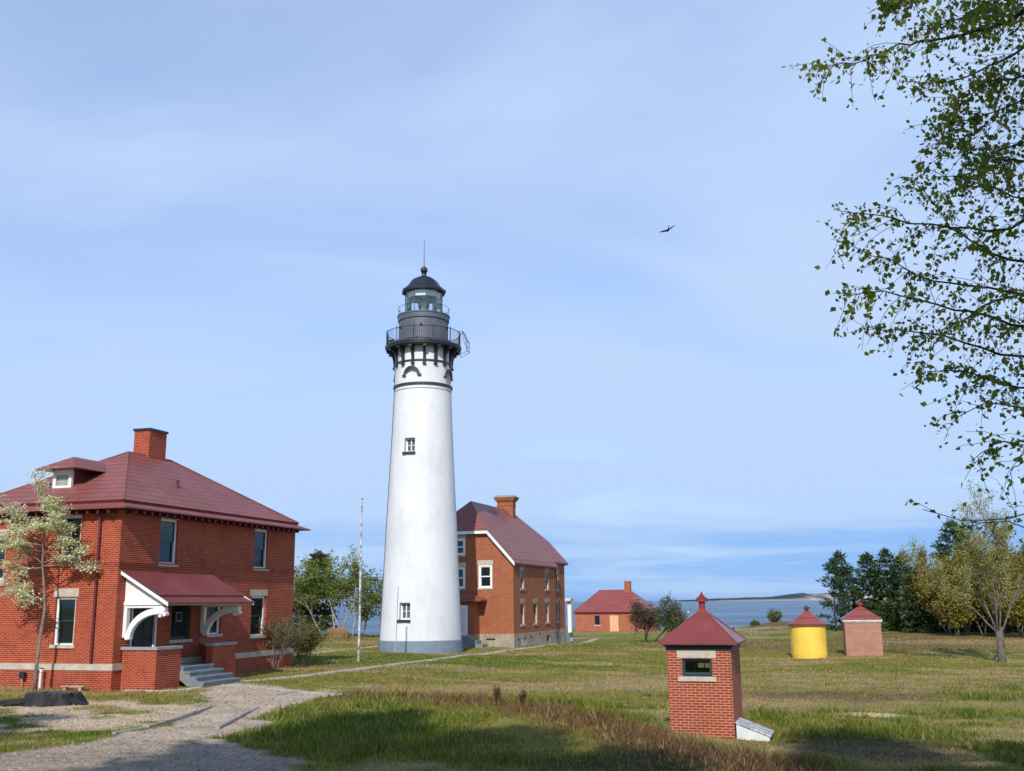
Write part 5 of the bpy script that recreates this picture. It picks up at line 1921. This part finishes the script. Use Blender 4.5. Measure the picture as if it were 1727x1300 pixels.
# bare budding tree nearer
tree('budding_tree', 'grey forked tree with bare upright limbs and pale buds before the yellowish wood', 'tree', 28.23, 62.02, 301, 6.3, 6, .070, PALEBUD, BARK, .11, 3, .15, maxlev=3, nch=(8, 6, 4), ang=.42, up=.14, wig=.11, shrink=.42, sink=-1.5, start=.22,
     dirs=[(-.50, .1, .8), (-.26, .1, 1), (-.08, -.1, 1), (.06, .15, 1), (.20, -.1, 1), (.42, .1, .9)], twig=.008)
bo = bpy.data.objects['budding_tree']
b = MB()
rgb_ = np.random.default_rng(8)
b.tube([(.05, 0, -.3), (.02, .02, .4), (.0, 0, 1.2), (-.03, 0, 1.75)], [.27, .205, .18, .15], 10)
b.tube([(.06, 0, .8), (.12, 0, 1.4), (.16, 0, 2.0)], [.18, .14, .09], 8)
b.build('trunk_base', BARK, bo, smooth=True)

# clump left of the flagpole: one pine, four birches
conifer('dark_pine', 'dark green pine rising behind the white birch trunks', -16.2, 87.5, 401, 6.6, 1.7, NEEDLE2, shape='pine', base=.10, nb=8, clump=.45, per=18, cat='tree')
conifer('dark_pine', 'low dark pine half hidden by the corner of the brick house', -18.0, 88.5, 402, 3.6, 1.6, NEEDLE2, shape='pine', base=.05, nb=8, clump=.45, per=18)
GB = 'birches by the flagpole'
for i, (lab, x, y, h, dr_) in enumerate([
        ('birch with white trunk leaning out towards the large brick house', -15.2, 85.2, 4.4, [(-.42, 0, 1)]),
        ('thin upright birch beside the one leaning towards the house', -14.5, 86.0, 4.9, [(-.1, 0, 1)]),
        ('twin stemmed tallest birch in the middle of the clump', -13.7, 85.0, 5.2, [(-.22, 0, 1), (-.05, 0, 1)]),
        ('birch leaning out over the lake nearest the flagpole', -12.8, 84.0, 5.0, [(.20, 0, 1)]),
        ('low spreading birch behind the foot of the flagpole', -12.4, 86.5, 3.6, [(.35, 0, 1)])]):
    tree('birch_tree', lab, 'tree', x, y, 410 + i, h, len(dr_), .085, GLEAF, BARKW, .20, 3, .20, nch=(8, 6, 3), ang=.75, up=.06, wig=.10, shrink=.46, group=GB, dirs=dr_, start=.42)
tag(arrays_obj('dry_grass', *(lambda rg, n: (np.stack([(q := np.c_[-14.0 + rg.random(n) * 1.6 - .8, 84.2 + rg.random(n) * .8, np.zeros(n)] + np.c_[np.zeros(n), np.zeros(n), gz(np.full(n, -14.), np.full(n, 84.4))]) + np.c_[-.02 * np.ones(n), np.zeros(n), -.05 * np.ones(n)], q + np.c_[.02 * np.ones(n), np.zeros(n), -.05 * np.ones(n)], q + np.c_[rg.standard_normal(n) * .12, rg.standard_normal(n) * .1, .5 + .5 * rg.random(n)]], 1).reshape(-1, 3), np.arange(3 * n).reshape(-1, 3)))(np.random.default_rng(9), 500), leafmat('dry_reed_stalks', (.34, .20, .10), (.42, .28, .16), .3)),
    'clump of dry orange grass at the feet of the birches', 'grass', kind='stuff')

# shrub at the house corner
tree('corner_shrub', 'reddish olive leggy shrub growing at the corner of the large brick house', 'shrub', -10.75, 48.1, 501, 1.75, 9, .022, SHRUBL, BARKF, .075, 2, .11, nch=(5, 4, 3), ang=.5, up=.14, lean=.42, wig=.14, shrink=.55, crown='foliage', start=.5, twig=.007)
tree('corner_shrub', 'olive green shrub behind the leggy one, beyond the house corner', 'shrub', -10.0, 51.2, 502, 1.45, 7, .022, SHRUBG, BARKF, .09, 3, .13, nch=(5, 4, 3), ang=.55, up=.12, lean=.45, wig=.14, shrink=.55, crown='foliage', start=.35, twig=.008)

# two small trees by the low house, bush on the bluff
tree('apple_tree', 'dark two stemmed tree with sparse brownish twigs before the low red house', 'tree', 12.0, 96.5, 511, 2.9, 2, .10, leafmat('brown_twig_leaves', (.085, .060, .035), (.11, .085, .045), .25), BARKD, .15, 4, .18, nch=(8, 5, 3), ang=.9, up=.05, wig=.16, shrink=.52, dirs=[(-.25, 0, 1), (.12, .1, 1)], start=.45, twig=.012)
tree('apple_tree', 'olive green tree with one slanting trunk beside the low red house', 'tree', 12.3, 94.5, 512, 2.8, 1, .09, GLEAF2, BARKD, .17, 6, .2, nch=(10, 6, 3), ang=.85, up=.08, wig=.10, shrink=.58, dirs=[(.62, .1, 1)], start=.40, twig=.012)
tree('bluff_bush', 'pale green bush growing on the brown bank above the lake', 'bush', 31.8, 129, 513, .95, 14, .02, leafmat('pale_willow_leaves', (.13, .16, .07), (.22, .25, .13), .4), BARKF, .20, 2, .14, nch=(5, 3, 2), ang=.4, up=.25, lean=.75, crown='foliage', twig=.012, start=.02)
tree('bluff_bush', 'small dark bush beside the pale green one on the brown bank', 'bush', 28.6, 126, 515, .32, 9, .012, SHRUBG, BARKD, .18, 4, .12, nch=(4, 3, 2), ang=.5, up=.1, lean=1.0, crown='foliage', twig=.01, start=.02)

# flowering tree in front of the house
ft = thing('flowering_tree', 'slender tree with layered white blossom in front of the brick house', 'tree', (-16.86, 37.75, gz1(-16.86, 37.75)), 0)
rg = np.random.default_rng(77)
segs, tips = [], []
trunk = [np.array(q, float) for q in ((.02, 0, -.1), (.0, 0, .9), (.05, 0, 1.9), (.12, .02, 2.8), (.02, 0, 3.7), (-.10, 0, 4.4), (-.12, 0, 5.2), (-.02, 0, 5.9))]
segs.append((trunk, [.085, .068, .062, .055, .046, .036, .028, .016], 0))
LIMB = [(5, (-.9, .1, .35), 1.5), (5, (1.0, -.1, .42), 1.5), (5.4, (.9, .1, .75), 1.3), (4.9, (1.0, .05, .12), 1.9), (6, (.6, -.2, .5), 1.2), (6.5, (.5, .1, .4), 1.0), (6, (-1, 0, .25), 1.5), (6.6, (-.7, .1, .55), 1.3), (7, (-.5, 0, .9), 1.7), (7, (.1, .1, 1), .9), (6.8, (-.8, -.1, .35), 1.6),
        (3.0, (-1, -.1, .75), 1.0), (3.3, (-1, .1, .15), 1.5), (5.5, (-.7, -.5, .3), 1.3), (6.2, (.2, -.6, .4), .9), (5.8, (-.9, .4, .25), 1.4), (4.8, (-1, -.1, .15), 1.3)]
for t, d, L in LIMB:
    i = min(int(t), len(trunk) - 2)
    p0 = trunk[i] * (1 - (t - i)) + trunk[i + 1] * (t - i)
    d = np.array(d, float)
    grow(rg, p0, d / np.linalg.norm(d), L * (.80 if d[0] > 0 else .95), .026, 1, 3, (0, 7, 4), segs, tips, ang=.62, up=.05, wig=.13, shrink=.42, start=.25)
for q in segs[1:]:
    for v_ in q[0]:
        v_[1] = v_[1] * .5 if v_[1] > 0 else v_[1]
tips = [v_ for q in segs if q[2] >= 3 for v_ in q[0][1:]]
branches([q for q in segs if q[2] <= 1], 'trunk', BARKF, ft, .008)
cro = leaves('crown', BLOSSOM, ft, tips, rg, 5, (.12, .09, .035), .080, aspect=.8, flat=.55)
lf = leaves('young_leaves', leafmat('olive_young_leaves', (.12, .12, .035), (.20, .19, .07), .35), cro, tips[::2], rg, 1, (.09, .09, .05), .075, aspect=.5)
branches([q for q in segs if q[2] > 1], 'twigs', BARKF, cro, .005, 4)

# large birch whose boughs hang in from the right
LIMBS=[([(5.24,8.19,8.45),(4.62,7.79,7.97),(4.37,8.23,7.91),(3.62,7.76,7.52),(3.43,8.25,7.73),(2.82,7.75,7.28),(2.71,8.25,7.53)],2),
([(5.3,8.39,8.0),(5.06,8.83,8.13),(4.35,8.36,7.65),(4.19,8.85,7.71),(3.64,8.35,7.42)],2),
([(4.77,7.67,6.99),(4.33,7.56,6.94),(3.96,7.6,6.81),(3.68,7.63,6.73),(3.33,7.53,6.62)],3),
([(5.03,8.16,6.44),(4.68,8.2,6.27),(4.16,8.23,5.99),(3.63,8.13,5.99),(3.21,8.3,6.15),(2.72,8.07,6.13)],2),
([(4.88,8.17,5.2),(4.79,8.61,5.43),(4.23,8.21,5.46),(3.77,8.57,5.63),(3.16,8.26,5.75),(2.89,8.51,6.0)],2),
([(4.78,8.04,5.0),(4.19,7.57,4.95),(3.97,8.01,5.15),(3.33,7.61,5.16),(2.99,7.97,5.45),(2.54,7.66,5.26)],2),
([(5.2,8.8,4.92),(4.86,8.83,5.0),(4.25,8.73,5.05),(3.77,8.9,5.3),(3.16,8.67,5.28)],2),
([(4.8,8.18,4.57),(4.36,7.98,4.57),(4.03,8.25,4.68),(3.52,7.93,4.76),(3.36,8.3,4.82)],2),
([(5.38,9.21,4.6),(4.79,8.81,4.53),(4.6,9.17,4.65),(4.11,8.86,4.7),(3.9,9.11,4.52)],1),
([(4.74,8.19,4.09),(4.21,7.79,4.08),(4.07,8.23,4.22),(3.66,7.76,4.16),(3.73,8.25,4.11)],1),
([(5.04,8.14,6.59),(4.4,7.65,6.33),(4.29,8.15,6.6),(3.71,7.65,6.43),(3.66,8.14,6.77)],3),
([(5.71,9.43,6.19),(5.04,8.96,5.98),(4.75,9.45,6.14),(4.09,8.95,6.21),(3.92,9.45,7.0)],2),
([(4.67,8.15,3.71),(4.49,8.42,3.73),(3.99,8.21,3.62),(3.68,8.36,3.57),(3.26,8.28,3.69)],0),
([(5.23,9.21,3.38),(4.67,8.81,3.49),(4.35,9.17,3.66),(3.8,8.86,3.58)],0),
([(4.79,8.39,3.97),(4.69,8.83,4.07),(4.12,8.36,4.09),(4.24,8.85,4.03)],0),
([(4.66,7.24,7.98),(4.48,7.59,8.11),(3.63,7.19,7.65),(3.4,7.63,7.8),(2.87,7.16,7.42)],3),
([(5.84,9.21,8.68),(5.13,8.81,8.37),(4.76,9.17,8.57),(4.15,8.86,8.32),(3.97,9.11,8.37)],3),
([(5.04,8.04,7.51),(4.36,7.57,7.15),(4.2,8.01,7.29),(3.69,7.61,6.97),(3.65,7.97,6.95)],3),
([(5.56,9.02,7.27),(4.99,8.81,7.12),(4.63,8.96,7.13),(4.23,8.88,6.81),(3.99,8.89,6.59)],3),
([(4.81,7.88,5.96),(4.25,7.55,5.94),(4.09,7.82,6.15),(3.66,7.61,6.17),(3.32,7.76,6.33)],2),
([(5.33,8.25,8.85),(5.27,8.75,8.83),(4.63,8.25,8.27),(4.61,8.74,8.46),(4.09,8.28,8.06)],3),
([(5.67,9.43,5.89),(5.23,9.33,5.93),(4.74,9.5,5.81),(4.05,9.27,5.49),(3.93,9.56,5.33)],1)]
bt = thing('overhanging_birch', 'large near birch whose leafy boughs hang across the sky', 'tree', (6.6, 9.2, gz1(6.6, 9.2)), 0)
base = np.array([6.6, 9.2, gz1(6.6, 9.2)])
rg = np.random.default_rng(31)
b = MB()
tpts = [np.array(q, float) for q in ((0, 0, -.3), (-.05, 0, 2), (.1, -.1, 4.2), (0, -.2, 6.4), (-.2, -.3, 8.5), (-.3, -.3, 10.8), (-.2, -.2, 13))]
b.tube(tpts, [.26, .22, .19, .16, .13, .09, .04], 10)
tz_ = [q[2] for q in tpts]
lim, twg, cen = MB(), MB(), []
for pts, dn in LIMBS:
    P_ = [np.array(q) - base for q in pts]
    h0 = np.clip(P_[0][2] - .9, .8, 12)
    root = np.array([np.interp(h0, tz_, [q[0] for q in tpts]), np.interp(h0, tz_, [q[1] for q in tpts]), h0])
    full = [root] + P_
    # smooth the polyline
    dense = []
    for i in range(len(full) - 1):
        a_, b_ = full[i], full[i + 1]
        nn_ = max(2, int(np.linalg.norm(b_ - a_) / .08))
        dense += [a_ + (b_ - a_) * k / nn_ for k in range(nn_)]
    dense.append(full[-1])
    Dn = np.array(dense)
    for _ in range(6):
        Dn[1:-1] = (Dn[:-2] + 2 * Dn[1:-1] + Dn[2:]) / 4
    Dn[1:-1] += .012 * rg.standard_normal((len(Dn) - 2, 3))
    nD = len(Dn)
    lim.tube(Dn[::2], [max(.003, (.030 if dn else .014) * (1 - i / (nD / 2)) ** 1.2 + .003) for i in range(len(Dn[::2]))], 5)
    arc = np.r_[0, np.cumsum(np.linalg.norm(np.diff(Dn, axis=0), axis=1))]
    s_ = .5
    step = (.16, .072, .048, .030)[dn]
    while s_ < arc[-1]:
        i = min(np.searchsorted(arc, s_), nD - 1)
        p0 = Dn[i]
        tn = Dn[min(i + 1, nD - 1)] - Dn[max(i - 1, 0)]
        tn = tn / np.linalg.norm(tn)
        sd_ = np.cross(tn, rg.standard_normal(3))
        sd_ = sd_ / np.linalg.norm(sd_)
        d = tn * .75 + sd_ * .85 + np.array([0, 0, -.10])
        d = d / np.linalg.norm(d)
        L = (.16 + .40 * rg.random()) * (1 if s_ < arc[-1] - .5 else .6)
        q = [p0]
        for k in range(5):
            d = d + .16 * rg.standard_normal(3) + np.array([0, 0, -.10])
            d = d / np.linalg.norm(d)
            q.append(q[-1] + d * L / 5)
        twg.tube(q, [.0035, .003, .0026, .0022, .002, .0018], 3)
        if dn or rg.random() < .6:
            for k in range(1, 6):
                cen.append(q[k])
                if dn >= 1 and rg.random() < .7:
                    cen.append((q[k] + q[k - 1]) / 2)
        s_ += step * (.6 + .8 * rg.random())
    for k in range(1, 7):
        cen.append(Dn[-k * 2] if nD > 14 else Dn[-1])
cen = np.array(cen)
b.build('trunk', BARKW, bt, smooth=True)
lb_ = lim.build('limbs', BARKD, bt, smooth=True)
cro = leaves('crown', BLEAF, bt, cen, rg, 1, .022, .047, aspect=.78, droop=.75, fold=.18)
twg.build('twigs', BARKD, cro)
# more of the same crown above and beside the frame (it shades the boughs below)
extra = []
for k in range(18):
    a = rg.random() * 6.28
    z_ = 6.5 + 7.5 * rg.random()
    L = (2.6 + 1.4 * rg.random()) * math.sqrt(max(.1, 1 - ((z_ - 9) / 6) ** 2))
    q = np.array([math.cos(a) * L, math.sin(a) * L, z_])
    if q[0] < -.6 and q[2] < 10.5 and q[1] > -3.2:
        continue
    for t in np.linspace(.35, 1, 26):
        extra.append(np.array([q[0] * t, q[1] * t, z_ - .8 + .8 * t - .5 * t * t]) + .22 * rg.standard_normal(3))
leaves('upper_crown', BLEAF, bt, extra, rg, 5, .16, .060, aspect=.78, droop=.6)

# tall pines standing behind the viewpoint; their shade lies across the foreground
GK = 'tall pines standing behind the viewpoint'
for i, (x, y, h, rad, lab) in enumerate([(-18.6, -5, 24.0, 2.6, 'tall pine behind the viewpoint, shading the burnt stump'), (-9.3, -5.5, 25.3, 3.0, 'tall pine behind the viewpoint, shading the lush grass'), (-5.5, -7, 23.6, 2.8, 'tall pine behind the viewpoint, shading the rusty weeds'),
                                         (-3.0, -10, 22.8, 2.6, 'tall pine behind the viewpoint, shading the grass nearest the camera'), (3.3, -6.0, 23.6, 2.4, 'tall pine behind the viewpoint, shading the grass past the white hatch'), (6.8, -8, 23.2, 2.6, 'tall pine behind the viewpoint, shading the dry corner of the field')]):
    conifer('shade_pine', lab, x, y, 600 + i, h, rad, NEEDLE, shape='pine', base=.45, nb=6, dz=.75, clump=.8, per=13, group=GK)

# ------------------------------------------------------------------ grass
GRASS, _t, _b = mat('grass_blades')
_at = N(_t, 'ShaderNodeAttribute', attribute_name='tone')
_t.links.new(_at.outputs['Color'], _b.inputs['Base Color'])
_b.inputs['Roughness'].default_value = .7
_b.inputs['Specular IOR Level'].default_value = .2
_tr = N(_t, 'ShaderNodeBsdfTranslucent')
_t.links.new(_at.outputs['Color'], _tr.inputs['Color'])
_mx = N(_t, 'ShaderNodeMixShader')
_mx.inputs[0].default_value = .35
_t.links.new(_b.outputs[0], _mx.inputs[1])
_t.links.new(_tr.outputs[0], _mx.inputs[2])
_t.links.new(_mx.outputs[0], _t.nodes['Material Output'].inputs[0])
rg = np.random.default_rng(12)
n = 330000
gy = 16.5 * (95 / 16.5) ** (rg.random(n) ** 1.12)
gx_ = (rg.random(n) * 2 - 1) * (.56 * gy + 1.5)
tone_, pth, lft = ground_tone(gx_, gy)
keep = (rg.random(n) > pth * 1.15 - .02) & (rg.random(n) > lft * .92)
cov = fbm(gx_ * .9, gy * .9, 71)
keep &= rg.random(n) < .35 + 1.1 * sstep(.3, .6, cov)
for cx_, cy_, a_, e_ in ((-14.30, 38.0, HW, HL), (5.67, 28.0, SW, SD), (-.03, 73.3, DW, DL), (23.12, 67, OW, OD)):
    yw = R(17.7 if e_ == HL else 18.4 if e_ == SD else 19 if e_ == DL else 14)
    dx, dy = gx_ - cx_, gy - cy_
    lx, ly = dx * math.cos(yw) - dy * math.sin(yw), dx * math.sin(yw) + dy * math.cos(yw)
    keep &= ~((lx < .05) & (lx > -a_ - .05) & (ly > -.05) & (ly < e_ + .05))
keep &= ~(np.hypot(gx_ + 5.88, gy - 67) < 2.7) & ~(np.hypot(gx_ - 18.5, gy - 67) < 1.1)
gx_, gy, tone_ = gx_[keep], gy[keep], tone_[keep]
n = len(gx_)
ridge_d = dline(gx_, gy, RIDGE)
greeny = tone_[:, 1] / (tone_.sum(1) + 1e-6)
hgt = (.055 + .10 * sstep(.42, .52, greeny) * (gy < 44) * (gx_ > -9) + .20 * np.exp(-(ridge_d / 1.2) ** 2) * (rg.random(n) ** 1.5)) * (.55 + .9 * rg.random(n)) * (1 + gy / 130)
hgt *= .75 + .6 * fbm(gx_ * .5, gy * .5, 72)
wd = (.006 + .0105 * gy / 20) * (.7 + .6 * rg.random(n))
a = rg.random(n) * math.pi
ln_ = rg.standard_normal((n, 2)) * (.45 * hgt)[:, None]
gzv = gz(gx_, gy) - .02
B0 = np.c_[gx_ - np.cos(a) * wd, gy - np.sin(a) * wd, gzv]
B1 = np.c_[gx_ + np.cos(a) * wd, gy + np.sin(a) * wd, gzv]
TP_ = np.c_[gx_ + ln_[:, 0], gy + ln_[:, 1], gzv + hgt]
tint = ((.65 + .75 * rg.random(n)) * (.62 + .76 * fbm(gx_ * 2.1, gy * 1.6, 73)))[:, None] * tone_ * np.array([1.10, 1.10, .85])
dry = rg.random(n) < .16
tint[dry] = TAN * (.7 + .6 * rg.random(dry.sum()))[:, None]
rusty = (np.exp(-(ridge_d / 1.1) ** 2) * (.10 + .8 * sstep(.38, .66, cov[keep])) > rg.random(n) * 1.1)
tint[rusty] = np.array([.20, .115, .058]) * (.55 + .9 * rg.random(rusty.sum()))[:, None]
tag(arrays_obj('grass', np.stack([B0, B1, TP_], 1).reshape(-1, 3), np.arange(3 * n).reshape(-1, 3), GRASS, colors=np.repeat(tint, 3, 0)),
    'short mixed grass and rust coloured weeds covering the field', 'grass', kind='stuff')

rg = np.random.default_rng(44)
n = 16000
py_ = 19.0 * (42 / 19.0) ** rg.random(n)
px_ = -14 + 12 * rg.random(n)
_tt, pp_, _ll = ground_tone(px_, py_)
kp = pp_ + .8 * _ll > .4
px_, py_ = px_[kp], py_[kp]
n = len(px_)
sz_ = (.010 + .028 * rg.random(n) ** 3) * (.8 + py_ / 60)
oct_ = np.array([(1, 0, 0), (0, 1, 0), (-1, 0, 0), (0, -1, 0), (0, 0, .7)], float)
rot = rg.random(n) * 6.28
O3 = np.stack([np.c_[oct_[k, 0] * np.cos(rot) - oct_[k, 1] * np.sin(rot), oct_[k, 0] * np.sin(rot) + oct_[k, 1] * np.cos(rot), np.full(n, oct_[k, 2])] for k in range(5)], 1)
PV = np.c_[px_, py_, gz(px_, py_)][:, None, :] + O3 * sz_[:, None, None] * (.7 + .6 * rg.random((n, 5, 1)))
PF = (np.arange(n)[:, None, None] * 5 + np.array([(0, 1, 4), (1, 2, 4), (2, 3, 4), (3, 0, 4)])[None]).reshape(-1, 3)
pc_ = GRAVC * (.45 + .95 * rg.random((n, 1))) * (1 + .12 * rg.standard_normal((n, 3)))
tag(arrays_obj('gravel_stones', PV.reshape(-1, 3), PF, GRASS, colors=np.repeat(np.clip(pc_, .02, .9), 5, 0)), 'small loose stones strewn over the gravel path and bare sand', 'gravel', kind='stuff')

# tall dry weed stalks on the rise
for i, (x, y, h, lab) in enumerate([(-.55, 34.0, .95, 'tallest dark red dock stalk on the rusty rise'), (.25, 33.7, .75, 'bushier red dock stalk next to the tallest one'), (2.3, 29.2, .55, 'short reddish weed clump on the rise nearer the small shed')]):
    tree('dry_weed', lab, 'plant', x, y, 700 + i, h * .45, 4, .006, leafmat('dock_seed_%d' % i, (.13, .07, .03), (.19, .10, .05), .25), BARKD, .035, 3, .025, maxlev=2, nch=(6, 3), ang=.35, up=.3, lean=.2, crown='seed_heads', twig=.006)

# ------------------------------------------------------------------ birds
def bird(name, label, loc, span, m, mw, head_dir, up, wing_up, wing_sweep=.15):
    o = thing(name, label, 'bird', loc, 0)
    hd = Vector(head_dir).normalized()
    u = (Vector(up) - hd * Vector(up).dot(hd)).normalized()
    s = hd.cross(u)
    half = span / 2
    b = MB()
    bl = span * .42
    ringn = 10
    prof_ = [(-.50, .02), (-.40, .045), (-.28, .03), (-.15, .07), (.05, .105), (.22, .095), (.34, .06), (.40, .062), (.46, .05), (.50, .018), (.56, .006)]
    vs = []
    for t, r_ in prof_:
        for k in range(ringn):
            a = 2 * math.pi * k / ringn
            vs.append(hd * bl * t + (s * math.cos(a) * 1.1 + u * math.sin(a)) * r_ * bl)
    fs = [(i * ringn + k, i * ringn + (k + 1) % ringn, (i + 1) * ringn + (k + 1) % ringn, (i + 1) * ringn + k) for i in range(len(prof_) - 1) for k in range(ringn)]
    fs += [tuple(range(ringn))[::-1], tuple((len(prof_) - 1) * ringn + k for k in range(ringn))]
    b.add(vs, fs)
    b.add([hd * -bl * .42 + s * .04 * bl, hd * -bl * .42 - s * .04 * bl, hd * -bl * .66 - s * .13 * bl, hd * -bl * .66 + s * .13 * bl, hd * -bl * .55 + u * .02 * bl], [(0, 1, 4), (1, 2, 4), (2, 3, 4), (3, 0, 4), (0, 3, 2, 1)])
    for sg in (-1, 1):
        wv, n_ = [], 7
        for i in range(n_):
            t = i / (n_ - 1)
            bend = wing_up * half * (math.sin(t * 1.8) * .75 - .15 * t * t)
            cx_ = hd * (bl * .12 - wing_sweep * half * max(0, t - .35) + .05 * half * math.sin(t * 3.1)) + s * sg * half * t * math.cos(wing_up * .8) + u * bend
            ch = span * .16 * (1 - t ** 2.2) + .012 * span
            th = .018 * span * (1 - .8 * t)
            wv += [cx_ + hd * ch * .45, cx_ - hd * ch * .05 + u * th, cx_ - hd * ch * .55, cx_ - hd * ch * .05 - u * th]
        wf = [(i * 4 + k, i * 4 + (k + 1) % 4, (i + 1) * 4 + (k + 1) % 4, (i + 1) * 4 + k) for i in range(n_ - 1) for k in range(4)]
        wf += [(0, 3, 2, 1), tuple((n_ - 1) * 4 + k for k in range(4))]
        b.add(wv, wf)
    bo_ = b.build('body', m, o, smooth=True)
    return o


bird('soaring_bird', 'dark bird gliding alone in the open sky', (13.65, 85, 34.42), 1.75, plain('bird_brown', (.035, .035, .045), .8), None, (0, .9, -.3), (-.435, .264, .79), .22)
bird('white_gull', 'white gull with raised wings over the water beside the shed roof', (24.57, 150, 1.1), 1.35, plain('gull_white', (.80, .80, .80), .7), None, (.8, -.4, .15), (0, .1, 1), 1.0)

# ------------------------------------------------------------------ lake haze
HZ = bpy.data.materials.new('haze')
HZ.use_nodes = True
_t = HZ.node_tree
_t.nodes.remove(_t.nodes['Principled BSDF'])
_v = N(_t, 'ShaderNodeVolumePrincipled')
_v.inputs['Color'].default_value = (.62, .77, 1.0, 1)
_v.inputs['Density'].default_value = 2.0e-5
_v.inputs['Anisotropy'].default_value = 0.2
_t.links.new(_v.outputs[0], _t.nodes['Material Output'].inputs['Volume'])
b = MB()
b.box(-16500, 16500, -700, 24500, -22, 45)
tag(b.build('haze', HZ), 'thin pale haze lying over the lake', 'haze', kind='stuff')
